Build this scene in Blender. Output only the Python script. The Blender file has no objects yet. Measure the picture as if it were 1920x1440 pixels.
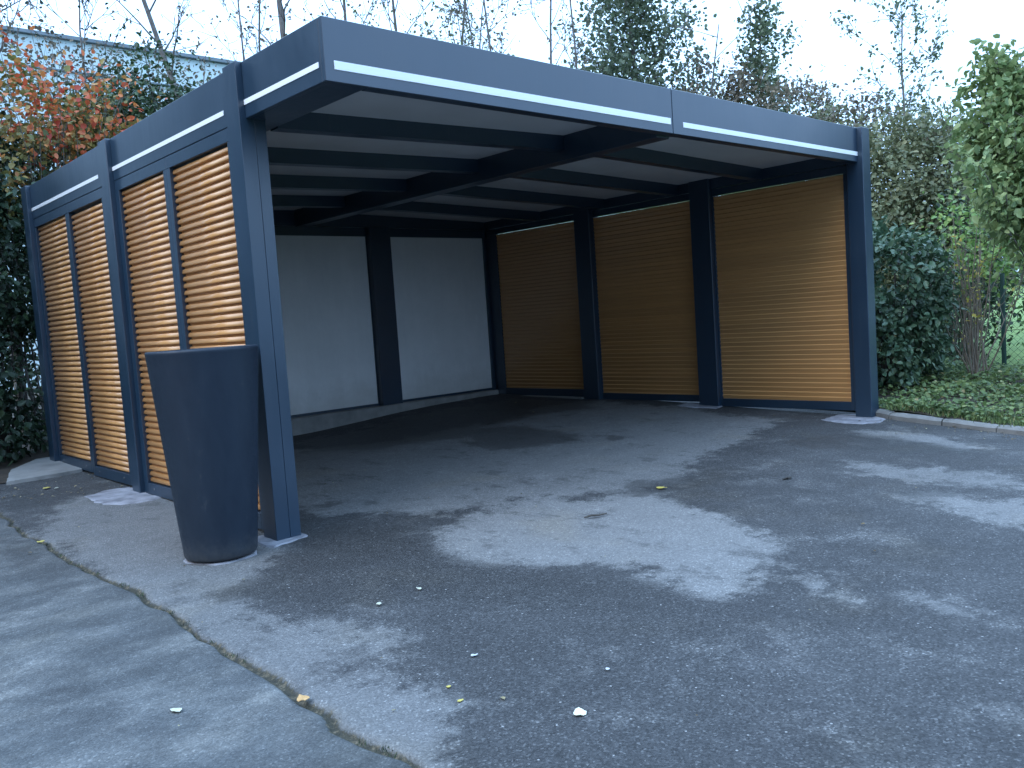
import bpy, math, random
import numpy as np
from mathutils import Matrix, Vector, noise as mnoise

# ------------------------------------------------------------------ camera, sky, sun, exposure
scene = bpy.context.scene
COL = scene.collection
RAD = math.radians

cam_data = bpy.data.cameras.new("camera")
cam = bpy.data.objects.new("camera", cam_data)
COL.objects.link(cam)
CR = Vector((0.7328777, -0.6770530, -0.0670044))
CU = Vector((0.1008449, 0.0107052, 0.9948446))
CF = Vector((0.6728452, 0.7358564, -0.0761230))
cam.matrix_world = Matrix(((CR.x, CU.x, -CF.x, -2.25706), (CR.y, CU.y, -CF.y, -3.62406),
                           (CR.z, CU.z, -CF.z, 1.12896), (0, 0, 0, 1)))
cam_data.sensor_width = 36.0
cam_data.lens = 30.54
cam_data.clip_start = 0.05
cam_data.clip_end = 1500
scene.camera = cam

SUN_EL, SUN_AZ = RAD(42), RAD(272)      # azimuth clockwise from +Y
world = bpy.data.worlds.new("World")
scene.world = world
world.use_nodes = True
wn, wl = world.node_tree.nodes, world.node_tree.links
wn.clear()
w_out = wn.new("ShaderNodeOutputWorld")
w_bg = wn.new("ShaderNodeBackground")
w_sky = wn.new("ShaderNodeTexSky")
w_sky.sky_type = 'NISHITA'
w_sky.sun_disc = False
w_sky.sun_elevation = SUN_EL
w_sky.sun_rotation = SUN_AZ
w_sky.air_density = 1.0
w_sky.dust_density = 4.0
w_sky.ozone_density = 2.0
w_mix = wn.new("ShaderNodeMixRGB")
w_mix.inputs[0].default_value = 0.94
# overcast veil: brightest overhead, half of that at the horizon
w_tc = wn.new("ShaderNodeTexCoord")
w_sep = wn.new("ShaderNodeSeparateXYZ")
w_lum = wn.new("ShaderNodeMapRange")
w_lum.inputs[1].default_value, w_lum.inputs[2].default_value = 0.0, 1.0
w_lum.inputs[3].default_value, w_lum.inputs[4].default_value = 0.54, 1.0
w_veil = wn.new("ShaderNodeMixRGB"); w_veil.blend_type = 'MULTIPLY'; w_veil.inputs[0].default_value = 1.0
w_veil.inputs[1].default_value = (6.5, 10.2, 15.8, 1)
wl.new(w_tc.outputs["Generated"], w_sep.inputs[0])
wl.new(w_sep.outputs[2], w_lum.inputs[0])
wl.new(w_lum.outputs[0], w_veil.inputs[2])
wl.new(w_veil.outputs[0], w_mix.inputs[2])
wl.new(w_sky.outputs[0], w_mix.inputs[1])
wl.new(w_mix.outputs[0], w_bg.inputs[0])
w_bg.inputs[1].default_value = 0.15
wl.new(w_bg.outputs[0], w_out.inputs[0])

sun_data = bpy.data.lights.new("sun", 'SUN')
sun_data.energy = 0.9
sun_data.angle = RAD(50)
sun_data.color = (1.0, 0.96, 0.91)
sun = bpy.data.objects.new("sun", sun_data)
COL.objects.link(sun)
sun_dir = Vector((math.sin(SUN_AZ) * math.cos(SUN_EL), math.cos(SUN_AZ) * math.cos(SUN_EL), math.sin(SUN_EL)))
sun.rotation_euler = sun_dir.to_track_quat('Z', 'Y').to_euler()

vs = scene.view_settings
scene.display_settings.display_device = 'sRGB'
vs.view_transform = 'Standard'
vs.look = 'None'
vs.exposure = 1.0
vs.gamma = 1.0
vs.use_curve_mapping = False
scene.cycles.max_bounces = 8
scene.cycles.diffuse_bounces = 5
scene.cycles.transparent_max_bounces = 8
scene.cycles.use_denoising = True

# ------------------------------------------------------------------ small helpers
def tag(o, label=None, cat=None, group=None, kind=None):
    if label: o["label"] = label
    if cat: o["category"] = cat
    if group: o["group"] = group
    if kind: o["kind"] = kind
    return o

def link(o, parent=None):
    COL.objects.link(o)
    if parent is not None:
        o.parent = parent
    return o

def empty(name, loc=(0, 0, 0)):
    o = bpy.data.objects.new(name, None)
    o.empty_display_size = 0.2
    o.location = loc
    COL.objects.link(o)
    return o

def np_mesh(name, V, F, mat=None, smooth=False, attrs=None):
    """V (n,3), F (m,k) index array with equal corner count"""
    V = np.asarray(V, dtype=np.float32)
    F = np.asarray(F, dtype=np.int32)
    me = bpy.data.meshes.new(name)
    m, k = F.shape
    me.vertices.add(len(V))
    me.vertices.foreach_set("co", V.ravel())
    me.loops.add(m * k)
    me.loops.foreach_set("vertex_index", F.ravel())
    me.polygons.add(m)
    me.polygons.foreach_set("loop_start", np.arange(0, m * k, k, dtype=np.int32))
    me.polygons.foreach_set("loop_total", np.full(m, k, dtype=np.int32))
    if smooth:
        me.polygons.foreach_set("use_smooth", np.ones(m, dtype=bool))
    if attrs:
        for an, av in attrs.items():
            a = me.attributes.new(an, 'FLOAT', 'POINT')
            a.data.foreach_set("value", np.asarray(av, dtype=np.float32))
    me.update(calc_edges=True)
    me.validate()
    if mat: me.materials.append(mat)
    return me

class MB:
    """collects plain solids into one mesh"""
    def __init__(self): self.v, self.f, self.sm = [], [], []
    def add(self, vs_, fs, smooth=False):
        o = len(self.v)
        self.v += [tuple(p) for p in vs_]
        for f in fs:
            self.f.append([i + o for i in f]); self.sm.append(smooth)
    def box(self, x0, x1, y0, y1, z0, z1, bev=0.004):
        b = min(bev, (x1 - x0) * .3, (y1 - y0) * .3, (z1 - z0) * .3)
        if b <= 0:
            vs_ = [(x, y, z) for z in (z0, z1) for y in (y0, y1) for x in (x0, x1)]
            self.add(vs_, [(0, 2, 3, 1), (4, 5, 7, 6), (0, 1, 5, 4), (2, 6, 7, 3), (0, 4, 6, 2), (1, 3, 7, 5)])
            return
        vs_, idx = [], {}
        for sx in (0, 1):
            for sy in (0, 1):
                for sz in (0, 1):
                    X, Y, Z = (x0, x1)[sx], (y0, y1)[sy], (z0, z1)[sz]
                    ix, iy, iz = (b, -b)[sx], (b, -b)[sy], (b, -b)[sz]
                    for ax in range(3):
                        p = [X + ix, Y + iy, Z + iz]
                        p[ax] = (X, Y, Z)[ax]
                        idx[(sx, sy, sz, ax)] = len(vs_); vs_.append(p)
        fs = []
        for ax in range(3):
            o1, o2 = [a for a in range(3) if a != ax]
            for s in (0, 1):
                q = []
                for a, c in ((0, 0), (1, 0), (1, 1), (0, 1)):
                    k = [0, 0, 0]; k[ax] = s; k[o1] = a; k[o2] = c
                    q.append(idx[(*k, ax)])
                fs.append(q)
        for ax in range(3):
            o1, o2 = [a for a in range(3) if a != ax]
            for a in (0, 1):
                for c in (0, 1):
                    k0 = [0, 0, 0]; k0[o1] = a; k0[o2] = c; k1 = list(k0); k1[ax] = 1
                    fs.append([idx[(*k0, o1)], idx[(*k1, o1)], idx[(*k1, o2)], idx[(*k0, o2)]])
        for sx in (0, 1):
            for sy in (0, 1):
                for sz in (0, 1):
                    fs.append([idx[(sx, sy, sz, a)] for a in range(3)])
        self.add(vs_, fs)
    def prism(self, prof, axis, a0, a1, smooth=()):
        """prof: list of 2D points; extruded along axis"""
        n = len(prof)
        def mk(p, a):
            return {'x': (a, p[0], p[1]), 'y': (p[0], a, p[1]), 'z': (p[0], p[1], a)}[axis]
        vs_ = [mk(p, a0) for p in prof] + [mk(p, a1) for p in prof]
        o = len(self.v); self.v += vs_
        for i in range(n):
            j = (i + 1) % n
            self.f.append([o + i, o + j, o + n + j, o + n + i]); self.sm.append(i in smooth)
        self.f.append([o + i for i in range(n)][::-1]); self.sm.append(False)
        self.f.append([o + n + i for i in range(n)]); self.sm.append(False)
    def mesh(self, name, mat):
        me = bpy.data.meshes.new(name)
        me.from_pydata(self.v, [], self.f)
        me.polygons.foreach_set("use_smooth", self.sm)
        me.update()
        import bmesh
        bm = bmesh.new(); bm.from_mesh(me)
        bmesh.ops.recalc_face_normals(bm, faces=bm.faces)
        bm.to_mesh(me); bm.free()
        if mat: me.materials.append(mat)
        return me
    def build(self, name, mat, parent=None):
        o = bpy.data.objects.new(name, self.mesh(name, mat))
        return link(o, parent)

def obj(name, me, parent=None):
    return link(bpy.data.objects.new(name, me), parent)

def box_part(name, mat, parent, *b, bev=0.004):
    m = MB(); m.box(*b, bev=bev)
    return m.build(name, mat, parent)

def ss(a, b, x):
    t = np.clip((x - a) / (b - a), 0, 1)
    return t * t * (3 - 2 * t)

def gz(x, y):
    """height of the paved ground"""
    x = np.clip(x, -4, 8.0)
    y = np.asarray(y, dtype=float)
    z = -.055 + .011 * x + np.where(y > 0, .025 * np.minimum(y, 6), .012 * np.maximum(y, -6))
    z = z - .10 * np.exp(-((x - 2.3) / 1.3) ** 2) * ss(2.5, 5, y)
    z = z + .028 * np.exp(-((x - 5.4) / .9) ** 2) * np.exp(-((y - 2.3) / 1.2) ** 2)
    return z - .06 * ss(3.9, 5.4, x) * ss(.1, 1.2, -y)

def G(x, y): return float(gz(x, y))

# ------------------------------------------------------------------ materials
def new_mat(name):
    m = bpy.data.materials.new(name); m.use_nodes = True
    nt = m.node_tree
    b = nt.nodes["Principled BSDF"]
    return m, nt, nt.nodes, nt.links, b

def tex_coord(nt, out="Object", scale=None):
    tc = nt.nodes.new("ShaderNodeTexCoord")
    if scale is None: return tc.outputs[out]
    mp = nt.nodes.new("ShaderNodeMapping")
    mp.inputs["Scale"].default_value = scale
    nt.links.new(tc.outputs[out], mp.inputs[0])
    return mp.outputs[0]

def noise_node(nt, vec, scale, detail=4, rough=.55):
    n = nt.nodes.new("ShaderNodeTexNoise")
    n.inputs["Scale"].default_value = scale
    n.inputs["Detail"].default_value = detail
    n.inputs["Roughness"].default_value = rough
    if vec is not None: nt.links.new(vec, n.inputs["Vector"])
    return n.outputs["Fac"]

def ramp(nt, fac, stops, interp='LINEAR'):
    r = nt.nodes.new("ShaderNodeValToRGB")
    cr = r.color_ramp; cr.interpolation = interp
    while len(cr.elements) < len(stops): cr.elements.new(.5)
    for e, (p, c) in zip(cr.elements, stops):
        e.position = p; e.color = (*c, 1) if len(c) == 3 else c
    if fac is not None: nt.links.new(fac, r.inputs[0])
    return r.outputs[0]

def math_node(nt, op, a, b=None, c=None, clamp=False):
    n = nt.nodes.new("ShaderNodeMath"); n.operation = op; n.use_clamp = clamp
    for i, v in enumerate((a, b, c)):
        if v is None: continue
        if isinstance(v, (int, float)): n.inputs[i].default_value = v
        else: nt.links.new(v, n.inputs[i])
    return n.outputs[0]

def mix_rgb(nt, fac, a, b, blend='MIX'):
    n = nt.nodes.new("ShaderNodeMixRGB"); n.blend_type = blend
    for i, v in enumerate((fac, a, b)):
        if isinstance(v, (int, float)): n.inputs[i].default_value = v
        elif isinstance(v, tuple): n.inputs[i].default_value = (*v, 1)
        else: nt.links.new(v, n.inputs[i])
    return n.outputs[0]

def map_range(nt, v, a, b, c=0., d=1., smooth=True):
    n = nt.nodes.new("ShaderNodeMapRange")
    n.interpolation_type = 'SMOOTHSTEP' if smooth else 'LINEAR'
    nt.links.new(v, n.inputs[0])
    for i, x in enumerate((a, b, c, d)): n.inputs[i + 1].default_value = x
    return n.outputs[0]

def bump(nt, bsdf, h, strength, dist=.01):
    n = nt.nodes.new("ShaderNodeBump")
    n.inputs["Strength"].default_value = strength
    n.inputs["Distance"].default_value = dist
    nt.links.new(h, n.inputs["Height"])
    nt.links.new(n.outputs[0], bsdf.inputs["Normal"])

def attr_node(nt, name):
    a = nt.nodes.new("ShaderNodeAttribute"); a.attribute_name = name
    return a.outputs["Fac"]

def mat_aluminium():
    m, nt, N, L, b = new_mat("anthracite_powder_coat")
    v = tex_coord(nt)
    big = noise_node(nt, v, 1.7, 5, .6)
    fine = noise_node(nt, v, 420, 2, .5)
    c = ramp(nt, big, [(.3, (.010, .028, .052)), (.7, (.013, .035, .064))])
    st = noise_node(nt, tex_coord(nt, "Object", (14, 14, .8)), 1.6, 7, .7)
    c = mix_rgb(nt, math_node(nt, 'MULTIPLY', map_range(nt, st, .56, .74), .30), c, (.06, .068, .075))
    L.new(c, b.inputs["Base Color"])
    L.new(map_range(nt, math_node(nt, 'ADD', math_node(nt, 'MULTIPLY', big, .6), math_node(nt, 'MULTIPLY', st, .4)), .3, .7, .29, .42), b.inputs["Roughness"])
    b.inputs["Specular IOR Level"].default_value = .85
    bump(nt, b, fine, .12, .001)
    return m

def mat_slat():
    m, nt, N, L, b = new_mat("golden_oak_film")
    v = tex_coord(nt, "Object", (90, 1.6, 90))
    oi = N.new("ShaderNodeObjectInfo")
    mp = N.new("ShaderNodeVectorMath"); mp.operation = 'ADD'
    cmb = N.new("ShaderNodeCombineXYZ")
    off = math_node(nt, 'MULTIPLY', oi.outputs["Random"], 37.0)
    L.new(off, cmb.inputs[0]); L.new(off, cmb.inputs[1])
    L.new(v, mp.inputs[0]); L.new(cmb.outputs[0], mp.inputs[1])
    n = noise_node(nt, mp.outputs[0], 2.2, 6, .65)
    c = ramp(nt, n, [(.25, (.50, .245, .084)), (.5, (.58, .292, .105)), (.75, (.66, .35, .132))])
    hv = N.new("ShaderNodeHueSaturation")
    L.new(math_node(nt, 'MULTIPLY_ADD', oi.outputs["Random"], .14, .93), hv.inputs["Value"])
    L.new(c, hv.inputs["Color"])
    L.new(hv.outputs[0], b.inputs["Base Color"])
    b.inputs["Roughness"].default_value = .38
    b.inputs["Specular IOR Level"].default_value = .5
    b.inputs["Coat Weight"].default_value = .6
    b.inputs["Coat Roughness"].default_value = .28
    bump(nt, b, n, .05, .002)
    return m

def mat_plain(name, c0, c1, scale=3., rough=.6, bscale=200., bstr=.1, spec=.5):
    m, nt, N, L, b = new_mat(name)
    v = tex_coord(nt)
    n = noise_node(nt, v, scale, 6, .6)
    L.new(ramp(nt, n, [(.3, c0), (.7, c1)]), b.inputs["Base Color"])
    b.inputs["Roughness"].default_value = rough
    b.inputs["Specular IOR Level"].default_value = spec
    bump(nt, b, noise_node(nt, v, bscale, 3), bstr, .003)
    return m

def mat_ground():
    m, nt, N, L, b = new_mat("worn_asphalt")
    v = tex_coord(nt)
    dry = attr_node(nt, "dry"); wet = attr_node(nt, "wet"); left = attr_node(nt, "left"); crack = attr_node(nt, "crack")
    n1 = noise_node(nt, v, .9, 8, .62)
    n2 = noise_node(nt, v, 5.5, 8, .68)
    n3 = noise_node(nt, v, 38, 5, .7)
    n4 = noise_node(nt, v, 160, 3, .7)
    # ragged edge of the drying patches
    nr_ = noise_node(nt, v, 13, 10, .78)
    wob = math_node(nt, 'ADD', math_node(nt, 'MULTIPLY', math_node(nt, 'SUBTRACT', n2, .5), .62),
                    math_node(nt, 'MULTIPLY', math_node(nt, 'SUBTRACT', nr_, .5), .50))
    wob = math_node(nt, 'ADD', wob, math_node(nt, 'MULTIPLY', math_node(nt, 'SUBTRACT', n1, .5), .55))
    dmask = map_range(nt, math_node(nt, 'ADD', dry, wob), -.07, .11)
    wmask = map_range(nt, math_node(nt, 'ADD', wet, wob), -.05, .08)
    soft = map_range(nt, math_node(nt, 'ADD', math_node(nt, 'MULTIPLY', n1, .7), math_node(nt, 'MULTIPLY', n2, .4)), .43, .72)
    base = mix_rgb(nt, soft, (.044, .045, .0465), (.068, .069, .0705))
    dryc = mix_rgb(nt, n2, (.20, .20, .198), (.28, .278, .27))
    wetc = mix_rgb(nt, n2, (.032, .0325, .033), (.048, .0485, .049))
    col = mix_rgb(nt, math_node(nt, 'MULTIPLY', dmask, attr_node(nt, 'damt')), base, dryc)
    # smaller half-dried and damp mottles everywhere
    nm = noise_node(nt, v, 2.1, 12, .74)
    col = mix_rgb(nt, math_node(nt, 'MULTIPLY', map_range(nt, nm, .53, .64), .22), col, dryc)
    nm2 = noise_node(nt, math_node(nt, 'ADD', 0., 0.) if False else tex_coord(nt, "Object", (1.3, .8, 1)), 3.4, 12, .72)
    col = mix_rgb(nt, math_node(nt, 'MULTIPLY', map_range(nt, nm2, .54, .64), .45), col, wetc)
    col = mix_rgb(nt, math_node(nt, 'MULTIPLY', wmask, .66), col, wetc)
    # older, smoother strip left of the joint with pale smears
    mp = N.new("ShaderNodeMapping"); mp.inputs["Rotation"].default_value = (0, 0, RAD(-24)); mp.inputs["Scale"].default_value = (1.0, 1.7, 1)
    L.new(v, mp.inputs[0])
    sm = noise_node(nt, mp.outputs[0], 2.2, 8, .62)
    lc = ramp(nt, sm, [(.30, (.050, .054, .056)), (.47, (.072, .077, .079)), (.58, (.105, .109, .108)), (.74, (.20, .20, .19))])
    lc = mix_rgb(nt, math_node(nt, 'MULTIPLY', wmask, .7), lc, wetc)
    lc = mix_rgb(nt, .8, lc, ramp(nt, n2, [(.3, (.72, .72, .72)), (.7, (1.3, 1.3, 1.3))]), 'MULTIPLY')
    col = mix_rgb(nt, map_range(nt, left, 0., 1.), col, lc)
    # aggregate
    vo = N.new("ShaderNodeTexVoronoi"); vo.inputs["Scale"].default_value = 150; L.new(v, vo.inputs["Vector"])
    agg = N.new("ShaderNodeSeparateColor"); L.new(vo.outputs["Color"], agg.inputs[0])
    aggf = ramp(nt, agg.outputs[0], [(0., (.48, .48, .48)), (.5, (.95, .95, .95)), (.80, (1.15, 1.15, 1.15)), (.95, (1.7, 1.7, 1.68)), (.985, (2.5, 2.5, 2.45))])
    col = mix_rgb(nt, math_node(nt, 'SUBTRACT', .85, math_node(nt, 'MULTIPLY', math_node(nt, 'MAXIMUM', dmask, left), .45)), col, aggf, 'MULTIPLY')
    vo2 = N.new("ShaderNodeTexVoronoi"); vo2.inputs["Scale"].default_value = 42; L.new(v, vo2.inputs["Vector"])
    ag2 = N.new("ShaderNodeSeparateColor"); L.new(vo2.outputs["Color"], ag2.inputs[0])
    spk = math_node(nt, 'MULTIPLY', math_node(nt, 'GREATER_THAN', ag2.outputs[1], .93), math_node(nt, 'LESS_THAN', vo2.outputs["Distance"], .17))
    col = mix_rgb(nt, math_node(nt, 'MULTIPLY', spk, math_node(nt, 'SUBTRACT', .55, math_node(nt, 'MULTIPLY', left, .4))), col, (.42, .42, .41))
    grain = ramp(nt, n4, [(.25, (.72, .72, .72)), (.75, (1.28, 1.28, 1.28))])
    col = mix_rgb(nt, .8, col, grain, 'MULTIPLY')
    n3g = ramp(nt, n3, [(.3, (.80, .80, .80)), (.7, (1.2, 1.2, 1.2))])
    col = mix_rgb(nt, .7, col, n3g, 'MULTIPLY')
    # brownish tinge in places
    tint = map_range(nt, noise_node(nt, v, 1.3, 4), .52, .72)
    col = mix_rgb(nt, math_node(nt, 'MULTIPLY', tint, .35), col, (1.12, 1.0, .80), 'MULTIPLY')
    # dirt and moss in the joint
    dirt = ramp(nt, n3, [(.35, (.022, .023, .018)), (.52, (.045, .042, .028)), (.66, (.14, .115, .078))])
    col = mix_rgb(nt, map_range(nt, math_node(nt, 'ADD', crack, math_node(nt, 'MULTIPLY', math_node(nt, 'SUBTRACT', n3, .5), 1.5)), .30, .75), col, dirt)
    L.new(col, b.inputs["Base Color"])
    L.new(map_range(nt, math_node(nt, 'ADD', wmask, math_node(nt, 'MULTIPLY', n2, .3)), 0, 1.2, .80, .62), b.inputs["Roughness"])
    b.inputs["Specular IOR Level"].default_value = .35
    h = math_node(nt, 'ADD', math_node(nt, 'MULTIPLY', n4, .5), math_node(nt, 'MULTIPLY', vo.outputs["Distance"], -.6))
    h = math_node(nt, 'ADD', h, math_node(nt, 'MULTIPLY', n3, .4))
    bump(nt, b, h, .55, .006)
    return m

def mat_leaf(name, stops, rough=.5, trans=.28, spec=.35, per_object=False):
    m, nt, N, L, b = new_mat(name)
    if per_object:
        f = N.new("ShaderNodeObjectInfo").outputs["Random"]
    else:
        f = attr_node(nt, "tint")
    c = ramp(nt, f, stops)
    v = tex_coord(nt)
    n = noise_node(nt, v, 14, 2)
    c = mix_rgb(nt, .6, c, ramp(nt, n, [(.3, (.75, .75, .75)), (.7, (1.25, 1.25, 1.25))]), 'MULTIPLY')
    L.new(c, b.inputs["Base Color"])
    b.inputs["Roughness"].default_value = rough
    b.inputs["Specular IOR Level"].default_value = spec
    t = N.new("ShaderNodeBsdfTranslucent"); L.new(c, t.inputs[0])
    mx = N.new("ShaderNodeMixShader"); mx.inputs[0].default_value = trans
    L.new(b.outputs[0], mx.inputs[1]); L.new(t.outputs[0], mx.inputs[2])
    L.new(mx.outputs[0], N["Material Output"].inputs[0])
    return m

M_ALU = mat_aluminium()
M_SLAT = mat_slat()
def mat_board():
    m, nt, N, L, b = new_mat("white_cement_board")
    n = noise_node(nt, tex_coord(nt, "Object", (9, 9, .7)), 1.0, 6, .65)
    n2 = noise_node(nt, tex_coord(nt), 2.2, 8, .7)
    c = mix_rgb(nt, .7, ramp(nt, n, [(.3, (.70, .715, .72)), (.7, (.82, .83, .83))]), ramp(nt, n2, [(.3, (.68, .69, .69)), (.7, (.82, .82, .82))]))
    z = N.new("ShaderNodeSeparateXYZ"); L.new(tex_coord(nt), z.inputs[0])
    sp = math_node(nt, 'MULTIPLY', map_range(nt, math_node(nt, 'ADD', z.outputs[2], math_node(nt, 'MULTIPLY', n2, .5)), .85, .40), .55)
    c = mix_rgb(nt, sp, c, (.42, .40, .36))                  # dirt splashed up from the floor
    L.new(c, b.inputs["Base Color"]); b.inputs["Roughness"].default_value = .65
    return m
M_BOARD = mat_board()
M_CEIL = mat_plain("pale_roof_deck", (.50, .51, .52), (.57, .58, .59), 2.0, .6, 40, .05)
M_STRIP = mat_plain("white_light_diffuser", (.84, .85, .86), (.88, .89, .90), 2.0, .25, 10, .0)
M_STEEL = mat_plain("bolt_steel", (.10, .11, .12), (.16, .17, .18), 30, .4)
def mat_planter():
    m, nt, N, L, b = new_mat("anthracite_resin")
    n = noise_node(nt, tex_coord(nt, "Object", (5, 5, 1.2)), 2.0, 8, .65)
    n2 = noise_node(nt, tex_coord(nt), 26, 6, .7)
    c = ramp(nt, n, [(.3, (.012, .020, .033)), (.7, (.017, .027, .042))])
    z = N.new("ShaderNodeSeparateXYZ"); L.new(tex_coord(nt), z.inputs[0])
    foot = map_range(nt, math_node(nt, 'ADD', z.outputs[2], math_node(nt, 'MULTIPLY', n2, .22)), .26, .06)
    scuff = map_range(nt, math_node(nt, 'MULTIPLY', n2, n), .34, .46)
    c = mix_rgb(nt, math_node(nt, 'MAXIMUM', math_node(nt, 'MULTIPLY', foot, .5), math_node(nt, 'MULTIPLY', scuff, .25)), c, (.085, .085, .082))
    L.new(c, b.inputs["Base Color"]); L.new(map_range(nt, n2, .3, .7, .42, .58), b.inputs["Roughness"])
    b.inputs["Specular IOR Level"].default_value = .32
    bump(nt, b, noise_node(nt, tex_coord(nt), 350, 3), .15, .003)
    return m
M_PLANTER = mat_planter()
M_SOIL = mat_plain("dark_soil", (.025, .020, .015), (.070, .052, .036), 9, .95, 45, .9)
M_MORTAR = mat_plain("fresh_mortar", (.11, .11, .125), (.33, .33, .36), 9, .85, 120, .5)
M_CONC = mat_plain("old_concrete", (.17, .17, .165), (.30, .295, .28), 4, .85, 90, .5)
M_KERB = mat_plain("kerb_concrete", (.12, .12, .113), (.23, .226, .215), 5, .85, 80, .5)
M_GRASS = mat_plain("meadow_ground", (.030, .050, .016), (.055, .085, .024), 2.2, .95, 30, .8)
M_LAWN = mat_plain("bright_lawn", (.125, .195, .048), (.19, .27, .070), 3.5, .95, 60, .8)
M_BARK = mat_plain("grey_bark", (.085, .075, .068), (.18, .165, .15), 16, .9, 60, .7)
M_BARKD = mat_plain("dark_bark", (.035, .030, .026), (.09, .078, .066), 16, .9, 60, .7)
M_TWIG = mat_plain("tan_twigs", (.13, .105, .08), (.23, .19, .15), 16, .9, 60, .4)
M_FENCE = mat_plain("green_fence_coating", (.010, .035, .028), (.016, .05, .04), 12, .45)
M_CLAD = mat_plain("pale_metal_cladding", (.42, .54, .57), (.50, .61, .63), .4, .5, 30, .02)
M_COPE = mat_plain("blue_grey_coping", (.10, .14, .17), (.15, .19, .22), 2, .5)
M_GROUND = mat_ground()
LEAF = dict(
    dark=[(0, (.012, .026, .016)), (.5, (.028, .056, .028)), (1, (.075, .12, .048))],
    laurel=[(0, (.042, .085, .052)), (.5, (.075, .138, .080)), (1, (.14, .21, .125))],
    red=[(0, (.42, .055, .035)), (.35, (.58, .125, .050)), (.62, (.60, .23, .07)), (.8, (.44, .27, .08)), (1, (.20, .22, .07))],
    amber=[(0, (.12, .14, .045)), (.4, (.21, .19, .06)), (.75, (.36, .24, .07)), (1, (.46, .20, .07))],
    olive=[(0, (.095, .112, .060)), (.5, (.16, .178, .092)), (1, (.25, .235, .115))],
    brown=[(0, (.10, .088, .064)), (.5, (.165, .138, .098)), (1, (.27, .205, .13))],
    cherry=[(0, (.11, .16, .066)), (.5, (.19, .265, .105)), (1, (.32, .37, .15))],
    spruce=[(0, (.075, .105, .066)), (.5, (.12, .155, .092)), (1, (.19, .225, .13))],
    bright=[(0, (.10, .19, .055)), (.5, (.17, .29, .085)), (1, (.29, .37, .10))],
    yellow=[(0, (.20, .26, .06)), (.5, (.40, .36, .075)), (1, (.56, .40, .09))],
    ivy=[(0, (.055, .090, .034)), (.5, (.125, .19, .066)), (.88, (.22, .28, .10)), (1, (.40, .32, .15))],
    litter=[(0, (.10, .07, .04)), (.5, (.22, .17, .09)), (1, (.50, .44, .26))],
)
_lm = {}
def leaf_mat(k, per_object=False):
    key = (k, per_object)
    if key not in _lm:
        sp = .45 if k == 'laurel' else .4
        _lm[key] = mat_leaf(k + ("_single_leaf" if per_object else "_leaves"), LEAF[k], .38 if k == 'laurel' else .48, .22 if k in ('laurel', 'dark') else .32, sp, per_object)
    return _lm[key]

# ------------------------------------------------------------------ ground
DRY = [
  [(0.55, 0.23), (0.96, 0.44), (1.53, 0.44), (1.64, 0.02), (1.98, -0.13), (1.84, -0.81), (1.5, -1.29), (1.23, -1.51), (0.9, -1.69), (0.73, -1.68), (0.63, -1.57), (0.69, -1.28), (0.73, -0.97), (0.54, -0.63), (0.36, -0.29), (0.39, -0.05)],
  [(2.66, -1.48), (2.89, -1.68), (2.8, -1.91), (2.94, -2.02), (2.74, -2.26), (2.24, -2.4), (2.32, -2.21), (2.4, -2.02), (2.51, -1.85), (2.58, -1.66)],
  [(4.69, -0.21), (4.89, -0.57), (4.82, -0.93), (4.42, -1.3), (4.26, -1.21), (4.44, -0.76), (4.49, -0.4)],
  [(3.45, -0.81), (3.53, -1.14), (3.53, -1.61), (3.59, -1.83), (3.27, -1.93), (3.1, -1.64), (3.1, -1.32), (3.13, -1.04)],
  [(1.18, -1.6), (1.2, -1.81), (1.08, -1.94), (0.88, -2.17), (0.9, -1.96), (0.97, -1.76), (0.88, -1.71)],
  [(1.09, -2.15), (1.1, -2.29), (1.09, -2.46), (0.99, -2.41), (1.03, -2.28)],
  [(0.27, 3.36), (-0.03, 0.6), (-0.46, 0.3), (-0.66, 0.26), (-0.58, -0.38), (-0.45, -0.74), (-0.41, -0.93), (-0.69, -0.89), (-0.74, -1.17), (-0.51, -1.46), (-0.7, -1.57), (-0.85, -1.81), (-0.84, -2.05), (-1.21, -1.63), (-0.92, 0.22), (-0.98, 2.27), (-0.48, 3.21)],
  [(0.35, 3.6), (0.30, 2.0), (0.42, 1.2), (0.88, 0.55), (1.51, 0.40), (1.85, 0.08), (2.38, -0.2), (3.0, 0.15), (4.0, .35), (4.9, .55), (5.2, 1.6), (5.2, 3.3), (4.7, 3.5), (3.9, 3.1), (3.2, 3.3), (2.5, 3.2), (1.9, 3.7), (1.4, 4.3), (.8, 4.6)],
]
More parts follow.
